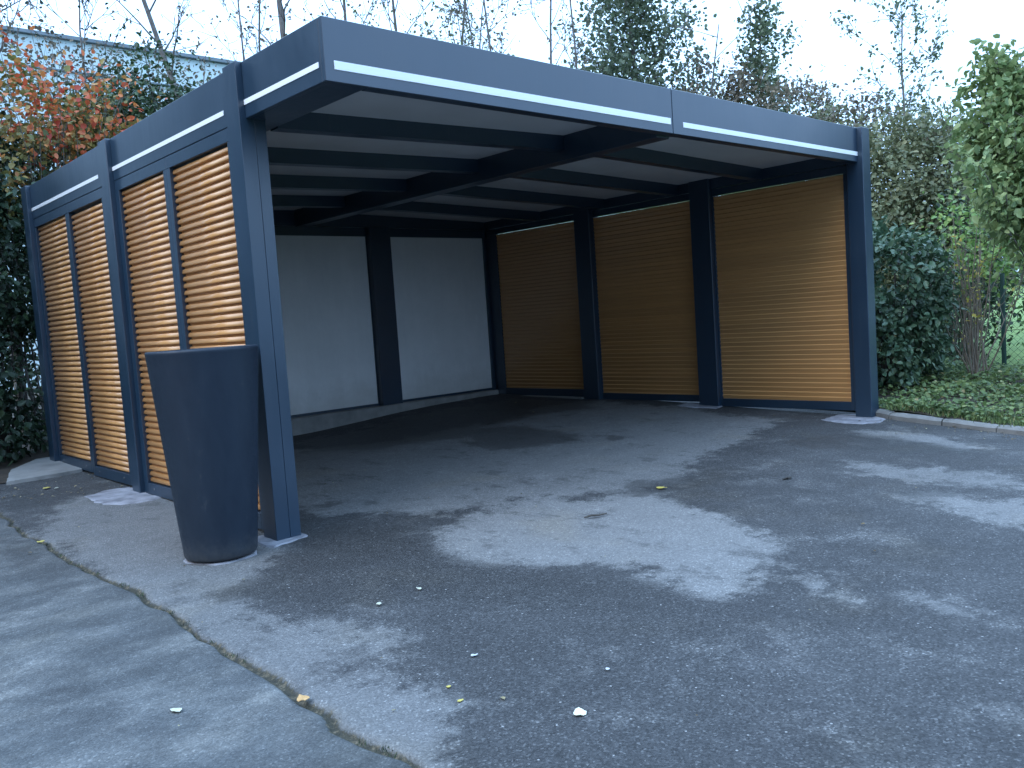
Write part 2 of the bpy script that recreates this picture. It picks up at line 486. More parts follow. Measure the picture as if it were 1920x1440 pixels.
WET = [
  [(2.19, 4.62), (2.68, 4.57), (3.5, 4.52), (5.07, 4.41), (5.2, 3.26), (4.78, 2.8), (4.06, 2.99), (3.59, 2.97), (3.23, 2.88), (2.82, 2.57), (2.48, 2.77), (2.04, 2.98), (1.79, 3.49)],
  [(3.27, 3.06), (3.58, 2.8), (3.6, 2.29), (3.46, 1.78), (3.28, 1.48), (3.02, 1.52), (2.81, 1.7), (2.58, 1.92), (2.6, 2.3), (2.82, 2.72)],
  [(1.85, 0.94), (1.92, 0.9), (1.9, 0.77), (1.78, 0.73), (1.76, 0.83)],
  [(3.44, 1.47), (3.54, 1.44), (3.47, 1.28), (3.36, 1.28), (3.34, 1.37)],
  [(0.13, 0.9), (0.38, 0.84), (0.58, 0.47), (0.52, 0.18), (0.38, -0.13), (0.35, -0.46), (0.58, -0.94), (0.61, -1.23), (0.57, -1.61), (0.74, -1.75), (0.58, -1.78), (0.35, -1.57), (0.21, -1.28), (0.03, -0.83), (-0.21, -0.39), (-0.49, -0.35), (-0.53, 0.1), (-0.68, 0.25), (-0.48, 0.26), (-0.25, 0.43)],
  [(4.06, 0.02), (4.52, -0.11), (4.59, -0.53), (4.47, -0.98), (4.18, -1.42), (3.89, -0.99), (3.93, -0.58), (3.86, -0.23)],
  [(0.49, 1.48), (0.74, 1.42), (0.52, 1.32)],
  [(2.76, -1.47), (2.95, -1.69), (2.85, -1.7), (2.71, -1.55)],
  [(2.14, 0.19), (2.59, -0.05), (2.38, -0.37), (1.98, -0.13)],
  [(-1.06, 2.47), (-1.0, 2.2), (-1.0, 1.44), (-1.14, 1.4), (-1.28, 1.45)],
  [(-0.43, 3.42), (0.11, 3.61), (-0.2, 3.4), (-0.81, 3.15), (-0.88, 3.26), (-0.69, 4.15)],
]
CRACK = [(-.89, 5.2), (-.89, 3.22), (-.93, 2.5), (-.93, 2.05), (-.93, 1.5), (-.91, .96), (-.88, .6), (-.89, .13), (-.92, -.31), (-.91, -.59), (-.92, -.8), (-.95, -1.05), (-.95, -1.25), (-.96, -1.44), (-.94, -1.71), (-.95, -2.5), (-.93, -9)]
KERB = [(5.62, 8.5), (5.62, .2), (5.40, -.16), (5.36, -.40), (5.40, -.75), (5.37, -1.05), (5.24, -1.45), (5.12, -2.0), (5.10, -9.0)]

def sdf(poly, X, Y):
    """signed distance, positive inside"""
    P = np.array(poly); d = np.full(X.shape, 1e9); ins = np.zeros(X.shape, bool)
    for i in range(len(P)):
        a, b = P[i], P[(i + 1) % len(P)]
        e = b - a; wx, wy = X - a[0], Y - a[1]
        t = np.clip((wx * e[0] + wy * e[1]) / (e @ e + 1e-12), 0, 1)
        d = np.minimum(d, np.hypot(wx - t * e[0], wy - t * e[1]))
        c = (a[1] > Y) != (b[1] > Y)
        xi = a[0] + (Y - a[1]) * e[0] / (e[1] if abs(e[1]) > 1e-12 else 1e-12)
        ins ^= c & (X < xi)
    return np.where(ins, d, -d)

def poly_x(line, y):
    L = sorted(line, key=lambda p: p[1])
    return np.interp(y, [p[1] for p in L], [p[0] for p in L])

def make_driveway():
    cx = -.93
    xs = np.concatenate([np.array([-9, -7, -5.5, -4.5, -3.6, -3.0]), np.arange(-2.6, -1.2, .05), np.arange(-1.2, -1.03, .03),
                         cx + np.array([-.075, -.055, -.04, -.03, -.022, -.015, -.008, 0, .008, .015, .022, .03, .04, .055, .075]),
                         np.arange(-.83, 5.6, .035), [5.62]])
    xs = np.unique(np.round(xs, 4))
    ys = np.concatenate([[-9, -8, -7, -6, -5.2], np.arange(-4.6, 5.12, .035)])
    X, Y = np.meshgrid(xs, ys)
    rng = np.random.default_rng(3)
    # wandering joint
    jit = np.interp(ys, np.arange(-10, 6, .11), rng.normal(0, .010, len(np.arange(-10, 6, .11))))
    shift = (poly_x(CRACK, ys) + jit - cx)[:, None]
    fall = 1 - ss(.1, .5, np.abs(X - cx))
    X = X + shift * fall
    t = np.clip((X - 4.4) / (5.62 - 4.4), 0, 1)
    kx = (poly_x(KERB, ys) + .02)[:, None]
    X = np.where(X > 4.4, 4.4 + t * (kx - 4.4), X)
    D = X - (cx + shift)                                    # distance to the joint
    wid = np.interp(ys, np.arange(-10, 6, .17), np.abs(rng.normal(.010, .006, len(np.arange(-10, 6, .17)))))[:, None] + .008
    groove = np.exp(-(D / (wid)) ** 2)
    Z = gz(X, Y)
    big = np.array([mnoise.noise((float(a) * 1.1, float(b) * 1.1, 0)) for a, b in zip(X.ravel(), Y.ravel())]).reshape(X.shape)
    Z = Z + .006 * big - .022 * groove
    ds = np.array([sdf(p, X, Y) for p in DRY])
    dry = ds.max(axis=0)
    amount = np.array([.62, .52, .52, .45, .45, .35, .42, .50])
    wgt = np.exp(np.clip(ds, -1.2, .25) * 9)
    damt = (wgt * amount[:, None, None]).sum(0) / wgt.sum(0)
    wet = np.max([sdf(p, X, Y) for p in WET], axis=0)
    left = ss(.01, -.02, D) if False else (D < 0).astype(float)
    nr, nc = X.shape
    idx = np.arange(nr * nc).reshape(nr, nc)
    F = np.stack([idx[:-1, :-1], idx[:-1, 1:], idx[1:, 1:], idx[1:, :-1]], -1).reshape(-1, 4)
    me = np_mesh("driveway", np.stack([X, Y, Z], -1).reshape(-1, 3), F, M_GROUND, True,
                 dict(damt=damt.ravel(), dry=np.clip(dry, -.6, .6).ravel(), wet=np.clip(wet, -.6, .6).ravel(), left=left.ravel(), crack=groove.ravel()))
    return tag(obj("driveway", me), kind="structure", label="worn grey asphalt driveway with damp patches and an open joint")
make_driveway()

def sheet(name, xs, ys, zf, mat, label):
    X, Y = np.meshgrid(xs, ys)
    Z = zf(X, Y)
    nr, nc = X.shape
    idx = np.arange(nr * nc).reshape(nr, nc)
    F = np.stack([idx[:-1, :-1], idx[:-1, 1:], idx[1:, 1:], idx[1:, :-1]], -1).reshape(-1, 4)
    me = np_mesh(name, np.stack([X, Y, Z], -1).reshape(-1, 3), F, mat, True)
    return tag(obj(name, me), kind="structure", label=label)

def wave(X, Y, s, a, o=0.):
    return a * np.array([mnoise.noise((float(p) * s + o, float(q) * s, o)) for p, q in zip(X.ravel(), Y.ravel())]).reshape(X.shape)

far = np.concatenate([-np.geomspace(400, 12, 14), np.arange(-10, 42, 4.), np.geomspace(46, 400, 12)])
sheet("ground", far, far, lambda X, Y: -.32 + 0 * X, M_GRASS, "rough green ground running out behind the trees")

def bed_z(X, Y):
    return gz(np.minimum(X, 6), Y) + .05 + .10 * ss(5.7, 8.0, X) + wave(X, Y, 1.6, .03)
def make_right_bed():
    ys = np.concatenate([np.arange(-9, -3, .5), np.arange(-3, 5, .12), np.arange(5, 12.5, .5)])
    u = np.linspace(0, 1, 40) ** 1.2
    kx = poly_x(KERB, ys)[:, None] + .09
    X = kx + u[None, :] * (8.9 - kx)
    Y = np.repeat(ys[:, None], len(u), 1)
    Z = bed_z(X, Y)
    nr, nc = X.shape
    idx = np.arange(nr * nc).reshape(nr, nc)
    F = np.stack([idx[:-1, :-1], idx[:-1, 1:], idx[1:, 1:], idx[1:, :-1]], -1).reshape(-1, 4)
    me = np_mesh("planting_bed", np.stack([X, Y, Z], -1).reshape(-1, 3), F, M_SOIL, True)
    tag(obj("planting_bed", me), kind="structure", label="planting bed with dark soil behind the kerb")
make_right_bed()

def lawn_z(X, Y):
    d = X - 8.9
    return .08 + .10 * ss(0, 3, d) + .030 * np.maximum(d - 2, 0) + wave(X, Y, .35, .05, 4.)
sheet("lawn", np.concatenate([np.arange(8.7, 24, .5), np.arange(24, 70, 4.)]), np.concatenate([np.arange(-30, -6, 3.), np.arange(-6, 12, .5), np.arange(12, 70, 4.)]),
      lawn_z, M_LAWN, "bright green lawn rising beyond the wire fence")
sheet("soil_bed", np.concatenate([np.arange(-9, -.6, .4), np.arange(-.6, 5.62, .25)]), np.concatenate([np.arange(5.3, 9, .25), np.arange(9, 30, 3.)]),
      lambda X, Y: gz(X, np.minimum(Y, 6)) + .02 + wave(X, Y, 2.2, .04, 2.), M_SOIL, "bare dark soil under the hedge behind the carport")
sheet("soil_border", np.concatenate([np.arange(-9, -.6, .4), np.arange(-.6, .26, .06)]), np.arange(4.45, 5.42, .06),
      lambda X, Y: gz(X, Y) + .008 + wave(X, Y, 5, .006, 2.), M_SOIL, "strip of dark soil beside the rear corner post")

# concrete pad, footing and mortar
def slab(name, pts, zt, zb, mat, label, rag=0., seed=0, ins=.9):
    rng = random.Random(seed)
    P = []
    for i in range(len(pts)):
        a, b = pts[i], pts[(i + 1) % len(pts)]
        n = max(1, int(math.hypot(b[0] - a[0], b[1] - a[1]) / .05)) if rag else 1
        for k in range(n):
            t = k / n
            P.append((a[0] + (b[0] - a[0]) * t + rng.uniform(-rag, rag), a[1] + (b[1] - a[1]) * t + rng.uniform(-rag, rag)))
    cxm, cym = sum(p[0] for p in P) / len(P), sum(p[1] for p in P) / len(P)
    m = MB(); n = len(P)
    inn = [(cxm + (p[0] - cxm) * ins, cym + (p[1] - cym) * ins) for p in P]
    vs_ = [(x, y, G(x, y) + zb) for x, y in P] + [(x, y, G(x, y) + zt) for x, y in inn] + [(cxm, cym, G(cxm, cym) + zt)]
    fs = []
    for i in range(n):
        j = (i + 1) % n
        fs.append((i, j, n + j, n + i)); fs.append((n + i, n + j, 2 * n))
    m.add(vs_, fs)
    return tag(m.build(name, mat), label=label, kind="structure")
slab("concrete_pad", [(-.60, 4.36), (-.43, 4.98), (-.10, 5.45), (.02, 5.45), (.02, 4.50), (.0, 4.40), (-.23, 4.36)], .026, -.02, M_CONC, "pale concrete pad beside the rear left post", .004, 5, .985)
slab("mortar_patch", [(-.34, 3.24), (-.14, 3.36), (.02, 3.30), (.02, 2.62), (-.05, 2.59), (-.18, 2.60), (-.30, 2.70), (-.36, 2.94)], .006, -.006, M_MORTAR, "fresh lilac grey mortar patch at foot of the middle left post", .018, 1)
slab("mortar_patch", [(5.07, .30), (5.40, .32), (5.58, .2), (5.50, -.08), (5.36, -.20), (5.19, -.24), (5.02, -.14), (4.99, .07)], .006, -.006, M_MORTAR, "fresh mortar patch at foot of the right front post", .02, 2)
slab("mortar_patch", [(-.12, 1.04), (.0, 1.05), (.14, 1.0), (.15, .82), (.13, .775), (.0, .77), (-.10, .75), (-.14, .80)], .006, -.006, M_MORTAR, "mortar patch at foot of the left front post", .015, 3)
slab("mortar_patch", [(-.35 + .197 * math.cos(a) * (1 + .05 * math.sin(3 * a)), .86 + .197 * math.sin(a)) for a in [i * math.tau / 14 for i in range(14)]], .006, -.006, M_MORTAR, "ring of pale mortar under the planter", .012, 4)
slab("mortar_patch", [(5.22, 2.0), (5.46, 2.02), (5.46, 1.55), (5.25, 1.50), (5.19, 1.8)], .006, -.006, M_MORTAR, "mortar patch at foot of the post between the right hand screens", .015, 6)

footing = MB()
ys_ = [(x, G(x, 5.0)) for x in np.linspace(.02, 5.38, 24)]
pts = []
for x, z in ys_:
    jx = .006 * math.sin(x * 9)
    pts.append([(x, 5.0 + jx, z - .05), (x, 5.008 + jx, .175), (x, 5.022, .186), (x, 5.24, .186)])
vs_ = [p for q in pts for p in q]
fs = [(i * 4 + k, (i + 1) * 4 + k, (i + 1) * 4 + k + 1, i * 4 + k + 1) for i in range(len(pts) - 1) for k in range(3)]
footing.add(vs_, fs)
footing.box(5.33, 5.52, 3.46, 4.99, .0, .118, bev=.008)
tag(footing.build("concrete_footing", M_CONC), kind="structure", label="low concrete footing under the rear wall of the carport")

# kerb of separate stones
kerb = tag(empty("kerb", (5.4, -.5, 0)), kind="structure", label="low concrete kerb between the driveway and the planting bed")
def kerb_stones():
    L = KERB[1:]
    pts = []
    for a, b in zip(L[:-1], L[1:]):
        n = max(2, int(math.hypot(b[0] - a[0], b[1] - a[1]) / .04))
        pts += [(a[0] + (b[0] - a[0]) * k / n, a[1] + (b[1] - a[1]) * k / n) for k in range(n)]
    P = np.array(pts)
    for _ in range(6):
        P[1:-1] = (P[:-2] + 2 * P[1:-1] + P[2:]) / 4
    s = np.concatenate([[0], np.cumsum(np.hypot(*np.diff(P, axis=0).T))])
    rng = random.Random(8)
    d = 0.
    while d < 5.2:
        ln = .46 + rng.uniform(-.02, .02)
        a0, a1 = d + .005, d + ln - .005
        rings = []
        tilt = rng.uniform(-.006, .006)
        for q in np.linspace(a0, a1, 6):
            x, y = np.interp(q, s, P[:, 0]), np.interp(q, s, P[:, 1])
            x2, y2 = np.interp(q + .01, s, P[:, 0]), np.interp(q + .01, s, P[:, 1])
            t = Vector((x2 - x, y2 - y, 0)).normalized()
            nn = Vector((-t.y, t.x, 0))                      # away from the driveway
            z = G(x, y) + tilt + rng.uniform(-.002, .002)
            e = .006 if q in (a0, a1) else 0
            rings.append([Vector((x, y, z)) + nn * o + Vector((0, 0, h)) for o, h in
                          ((0, -.08), (e, .035), (.012 + e, .044 - e), (.032, .056 - e), (.085, .058 - e), (.10, .05), (.105, -.08))])
        m = MB(); k = 7
        vs_ = [p for r in rings for p in r]
        fs = [(i * k + j, (i + 1) * k + j, (i + 1) * k + j + 1, i * k + j + 1) for i in range(5) for j in range(k - 1)]
        fs += [tuple(range(k)), tuple(5 * k + j for j in range(k))[::-1]]
        m.add(vs_, fs)
        o = m.build("kerb_stone", M_KERB, kerb)
        o.matrix_parent_inverse = Matrix.Translation(-kerb.location)
        d += ln
kerb_stones()

# ------------------------------------------------------------------ carport
H, HF, HH = 2.60, 2.30, 2.222            # roof top, fascia underside, header underside
W, WO, YB = 5.39, 5.536, 5.25            # inner right post face, outer right, rear
carport = tag(empty("carport", (0, 0, 0)),
              "dark anthracite flat roofed carport with golden louvre screens and white fascia strips", "carport")

def post(x0, x1, y0, y1, seam=None):
    z0 = min(G(x, y) for x in (x0, x1) for y in (y0, y1)) - .02
    m = MB()
    if seam:                                                # two joined profiles with a shadow groove
        s = x0 + (x1 - x0) * seam
        m.box(x0, s - .0008, y0, y1, z0, H, bev=.0015)
        m.box(s + .0008, x1, y0, y1, z0, H, bev=.0015)
        m.box(s - .003, s + .003, y0 + .006, y1 - .006, z0, H - .004, bev=0)
    else:
        m.box(x0, x1, y0, y1, z0, H, bev=.005)
    return m.build("post", M_ALU, carport)
PL = [(.838, .992), (2.942, 3.096), (5.09, 5.25)]
for i, (a, b_) in enumerate(PL): post(-.036, .116, a, b_, .56 if i == 0 else None)
post(W, WO, -.048, .106)
PR = [(1.56, 1.80), (3.21, 3.45)]
for a, b_ in PR: post(5.365, 5.535, a, b_)
post(5.375, WO, 5.10, 5.25)
PB = [(1.73, 2.01), (3.56, 3.85)]
for a, b_ in PB:
    m = MB(); m.box(a, b_, 5.03, 5.225, .15, HF, bev=.005); m.build("post", M_ALU, carport)

def fascia(*b):
    return box_part("fascia_board", M_ALU, carport, *b, bev=.003)
# left side
fascia(0, .03, .032, PL[0][0] - .001, HF, H)
fascia(0, .03, PL[0][1] + .001, PL[1][0] - .001, HF, H)
fascia(0, .03, PL[1][1] + .001, PL[2][0] - .001, HF, H)
# front, two boards with an open joint
fascia(0, 2.694, 0, .03, HF, H)
fascia(2.698, W - .001, 0, .03, HF, H)
# right side and rear
fascia(5.49, 5.52, .107, PR[0][0] - .001, HF, H)
fascia(5.49, 5.52, PR[0][1] + .001, PR[1][0] - .001, HF, H)
fascia(5.49, 5.52, PR[1][1] + .001, 5.099, HF, H)
fascia(.117, 5.374, 5.19, 5.22, HF, H)

box_part("cover_strip", M_ALU, carport, -.004, .02, .9925, 1.028, HH + .002, H - .012, bev=.002)
def strip_left(y0, y1): box_part("light_strip", M_STRIP, carport, -.0035, .004, y0, y1, 2.370, 2.398, bev=.001)
strip_left(.05, .836); strip_left(.994 + .10, 2.941); strip_left(3.096 + .165, 5.089)
box_part("light_strip", M_STRIP, carport, .052, 2.672, -.0035, .004, 2.358, 2.400, bev=.001)
box_part("light_strip", M_STRIP, carport, 2.812, W - .002, -.0035, .004, 2.352, 2.388, bev=.001)

# roof frame
def beam(name, *b, bev=.004): return box_part(name, M_ALU, carport, *b, bev=bev)
ZD = 2.52
beam("edge_beam", .0302, .25, .0302, 5.03, HF + .002, ZD)
beam("edge_beam", .2502, 5.40, .0302, .086, HF + .002, ZD)
beam("edge_beam", 5.402, 5.4898, .0312, 5.099, HF - .0, ZD)
beam("edge_beam", .2502, 5.40, 5.08, 5.188, HF - .0, ZD)
beam("centre_beam", 2.62, 2.768, .0865, 5.0795, 2.288, ZD)
def sloped(name, mat, x0, z0a, z0b, x1, z1a, z1b, y0, y1):
    m = MB()
    vs_ = [(x0, y0, z0a), (x1, y0, z1a), (x1, y1, z1a), (x0, y1, z1a * 0 + z0a), (x0, y0, z0b), (x1, y0, z1b), (x1, y1, z1b), (x0, y1, z0b)]
    m.add(vs_, [(0, 3, 2, 1), (4, 5, 6, 7), (0, 1, 5, 4), (1, 2, 6, 5), (2, 3, 7, 6), (3, 0, 4, 7)])
    return m.build(name, mat, carport)
RY = [.95, 1.95, 2.97, 4.03]
edges = [.0865] + [v for y in RY for v in (y, y + .09)] + [5.0795]
for (xo, xc) in ((.2505, 2.6195), (5.3995, 2.7685)):
    for y in RY:
        sloped("rafter", M_ALU, xo, 2.295, 2.43, xc, 2.362, 2.50, y, y + .09)
    for k in range(0, len(edges), 2):
        sloped("ceiling_panel", M_CEIL, xo, 2.402, 2.43, xc, 2.468, 2.50, edges[k], edges[k + 1])
box_part("roof_sheet", M_ALU, carport, .0302, 5.4898, .0302, 5.188, ZD + .002, ZD + .02, bev=0)

# louvre screens
PITCH = .0452
PROF = [(-.0060, -.0238), (-.0180, .0140), (-.0176, .0165), (-.0118, .0240), (-.0105, .0190), (.008, .0180), (.0125, .0160), (.0165, .0100), (.0193, .0015), (.0200, -.006), (.0185, -.0108), (.0150, -.0125), (-.0010, -.0120), (-.0020, -.0232)]
_sm = MB(); _sm.prism([(-p[0], p[1]) for p in PROF], 'y', 0, 1, smooth=(5, 6, 7, 8, 9, 10))
SLAT_L = _sm.mesh("slat", M_SLAT)                            # outer face towards -x
_sm = MB(); _sm.prism(PROF, 'y', 0, 1, smooth=(5, 6, 7, 8, 9, 10))
SLAT_R = _sm.mesh("slat", M_SLAT)
def slats(parent, me, x, y0, y1, z0, z1, joined=False, top=False):
    n = int((z1 - z0) / PITCH + .4)
    if top:                                                 # hung from the top rail with a hairline gap
        n = int((z1 - z0) / PITCH + .9)
        z0 = z1 - .047 - (n - 1) * PITCH
    rng = random.Random(int(y0 * 1000))
    if joined:
        m = MB()
        for k in range(n):
            m.prism([(x + p[0], z0 + .02 + k * PITCH + p[1]) for p in PROF], 'y', y0, y1, smooth=(5, 6, 7, 8, 9, 10))
        return tag(m.build("slats", M_SLAT, parent), kind="stuff")
    for k in range(n):
        o = bpy.data.objects.new("slat", me)
        o.location = (x, y0 + .001 + rng.uniform(0, .002), z0 + .02 + k * PITCH + rng.uniform(-.0006, .0006))
        o.scale = (1, y1 - y0 - .002, 1)
        link(o, parent)

def screen_left(y0, y1, ya, yb, zb):
    """frame from y0 to y1, opening ya..yb, bottom of the opening at zb"""
    m = MB()
    zlow = G(0, (y0 + y1) / 2) + .012
    m.box(.001, .05, y0, y1, HH, HF - .003, bev=.002)
    m.box(.001, .05, y0, ya, zlow + .001, HH - .0005, bev=.002)
    m.box(.001, .05, yb, y1, zlow + .001, HH - .0005, bev=.002)
    m.box(.001, .05, ya + .0005, yb - .0005, zlow, zb, bev=.002)
    p = m.build("louvre_panel", M_ALU, carport)
    slats(p, SLAT_L, .040, ya, yb, zb + .001, HH)
    for yy in (ya + .12, yb - .12):
        b = MB(); n = 8
        c = (yy, (zlow + zb) / 2 + .005)
        ring = [(c[0] + .007 * math.cos(i * math.tau / n), c[1] + .007 * math.sin(i * math.tau / n)) for i in range(n)]
        b.prism(ring, 'x', -.004, .004); b.build("bolt", M_STEEL, p)
screen_left(PL[0][1] + .001, 1.984, 1.088, 1.932, .092)
screen_left(1.986, PL[1][0] - .001, 2.040, 2.866, .100)
screen_left(PL[1][1] + .001, 4.108, 3.242, 4.062, .128)
screen_left(4.110, PL[2][0] - .001, 4.156, 5.046, .150)

def screen_right(y0, y1, ya, yb, zb, zlow, joined=False):
    m = MB()
    m.box(5.425, 5.475, y0, y1, HH + .004, HF - .003, bev=.002)
    m.box(5.425, 5.475, y0, ya, zlow + .001, HH + .0035, bev=.002)
    m.box(5.425, 5.475, yb, y1, zlow + .001, HH + .0035, bev=.002)
    m.box(5.425, 5.475, ya + .0005, yb - .0005, zlow, zb, bev=.002)
    p = m.build("louvre_panel", M_ALU, carport)
    slats(p, SLAT_R, 5.452, ya, yb, zb + .001, HH + .001, joined, True)
screen_right(.107, PR[0][0] - .001, .158, PR[0][0] - .012, .143, .062)
screen_right(PR[0][1] + .001, PR[1][0] - .001, PR[0][1] + .036, PR[1][0] - .010, .172, .100)
screen_right(PR[1][1] + .001, 5.099, PR[1][1] + .042, 4.90, .208, .120, True)

# rear wall boards
def rear(x0, x1, xa, xb):
    m = MB()
    m.box(x0, x1, 5.105, 5.155, 2.196, HF - .002, bev=.002)
    m.box(x0, xa, 5.105, 5.155, .188, 2.1955, bev=.002)
    m.box(xb, x1, 5.105, 5.155, .188, 2.1955, bev=.002)
    m.box(xa + .0005, xb - .0005, 5.105, 5.155, .188, .214, bev=.002)
    p = m.build("rear_panel", M_ALU, carport)
    box_part("cement_board", M_BOARD, p, xa, xb, 5.118, 5.13, .2145, 2.1955, bev=.001)
rear(.117, PB[0][0] - .001, .15, PB[0][0] - .012)
rear(PB[0][1] + .001, PB[1][0] - .001, PB[0][1] + .012, PB[1][0] - .010)
rear(PB[1][1] + .001, 5.374, PB[1][1] + .006, 5.372)

# ------------------------------------------------------------------ planter
def lathe(name, prof, mat, parent, n=64, smooth=True):
    V = [(r * math.cos(i * math.tau / n), r * math.sin(i * math.tau / n), z) for r, z in prof for i in range(n)]
    F = [(k * n + i, k * n + (i + 1) % n, (k + 1) * n + (i + 1) % n, (k + 1) * n + i) for k in range(len(prof) - 1) for i in range(n)]
    me = np_mesh(name, V, F, mat, smooth)
    return obj(name, me, parent)
pz = G(-.35, .86) + .010
planter = tag(empty("planter", (-.35, .86, pz)), "tall round tapered anthracite planter beside the left front post", "planter")
PH = 1.076 - pz
lathe("shell", [(.172, .0), (.183, .004), (.189, .016)] + [(.189 + (.283 - .189) * t, .016 + (PH - .036) * t) for t in np.linspace(.03, 1, 14)] +
      [(.2845, PH - .012), (.283, PH - .004), (.278, PH), (.262, PH), (.257, PH - .004), (.256, PH - .012), (.245, PH - .14)], M_PLANTER, planter)
lathe("soil", [(.2455, PH - .12), (.15, PH - .105), (.06, PH - .11), (.001, PH - .10)], M_SOIL, planter, 32)

# ------------------------------------------------------------------ plants
def unit(a): return a / (np.linalg.norm(a, axis=-1, keepdims=True) + 1e-9)

def leaf_arrays(pos, d, nr, size, width=.32, fold=.10):
    d = unit(d); side = unit(np.cross(nr, d)); nr = np.cross(d, side)
    s = size[:, None]
    base = pos; tip = pos + d * s - nr * s * .08
    L1 = pos + d * s * .28 - side * s * width * .9 + nr * s * fold
    L2 = pos + d * s * .68 - side * s * width * .72 + nr * s * fold * .7
    R1 = pos + d * s * .28 + side * s * width * .9 + nr * s * fold
    R2 = pos + d * s * .68 + side * s * width * .72 + nr * s * fold * .7
    V = np.stack([base, tip, L1, L2, R1, R2], 1).reshape(-1, 3)
    o = np.arange(len(pos))[:, None] * 6
    F = np.concatenate([o + np.array([0, 1, 3, 2]), o + np.array([0, 4, 5, 1])], 1).reshape(-1, 4)
    return V, F

def leaf_object(name, parent, pos, d, nr, size, tint, mat, width=.32, origin=(0, 0, 0), kind=None):
    V, F = leaf_arrays(pos - np.array(origin), d, nr, size, width)
    me = np_mesh(name, V, F, mat, False, dict(tint=np.repeat(np.clip(tint, 0, 1), 6)))
    o = obj(name, me, parent)
    if kind: o["kind"] = kind
    return o

_single = {}
def single_leaf_mesh(k, width):
    key = (k, round(width, 2))
    if key not in _single:
        V, F = leaf_arrays(np.zeros((1, 3)), np.array([[0, 1., 0]]), np.array([[0, 0, 1.]]), np.array([1.]), width)
        _single[key] = np_mesh("leaf", V, F, leaf_mat(k, True), False)
    return _single[key]

def single_leaves(parent, pos, d, nr, size, k, width, origin):
    me = single_leaf_mesh(k, width)
    d = unit(d); side = unit(np.cross(nr, d)); nr = np.cross(d, side)
    for i in range(len(pos)):
        o = bpy.data.objects.new("leaf", me)
        s = size[i]
        # side = nr x d, so columns (d x nr) keep a right-handed frame
        x, y, z = -side[i] * s, d[i] * s, nr[i] * s
        p = pos[i] - np.array(origin)
        o.matrix_basis = Matrix(((x[0], y[0], z[0], p[0]), (x[1], y[1], z[1], p[1]), (x[2], y[2], z[2], p[2]), (0, 0, 0, 1)))
        link(o, parent)

CAMP = np.array([-2.257, -3.624, 1.129])

def tubes(paths, k=5):
    """paths: list of (points (n,3), radii (n,))"""
    Vs, Fs, o = [], [], 0
    ang = np.arange(k) * math.tau / k
    ca, sa = np.cos(ang), np.sin(ang)
    for P, r in paths:
        P = np.asarray(P, float); r = np.asarray(r, float)
        T = unit(np.gradient(P, axis=0))
        ref = np.where(np.abs(T[:, 2:3]) > .9, np.array([[1., 0, 0]]), np.array([[0, 0, 1.]]))
        A = unit(np.cross(T, ref)); B = np.cross(T, A)
        ring = P[:, None, :] + r[:, None, None] * (A[:, None, :] * ca[None, :, None] + B[:, None, :] * sa[None, :, None])
        n = len(P)
        Vs.append(ring.reshape(-1, 3))
        i = np.arange(n - 1)[:, None] * k; j = np.arange(k)[None, :]; j2 = (j + 1) % k
        Fs.append((np.stack([i + j, i + j2, i + k + j2, i + k + j], -1) + o).reshape(-1, 4))
        o += n * k
    return np.concatenate(Vs), np.concatenate(Fs)

def tube_object(name, parent, paths, mat, k=5, origin=(0, 0, 0)):
    V, F = tubes(paths, k)
    return obj(name, np_mesh(name, V - np.array(origin), F, mat, True), parent)

def bough(rng, p0, dirv, length, r0, n=6, wob=.12, up=.25, r1=.25):
    d = dirv / np.linalg.norm(dirv)
    P = [np.array(p0, float)]
    for i in range(n - 1):
        d = d + rng.normal(0, wob, 3) + np.array([0, 0, up / n])
        d /= np.linalg.norm(d)
        P.append(P[-1] + d * length / (n - 1))
    return np.array(P), r0 * np.linspace(1, r1, n)

def along(P, t):
    s = np.linspace(0, 1, len(P))
    return np.array([np.interp(t, s, P[:, i]) for i in range(3)])

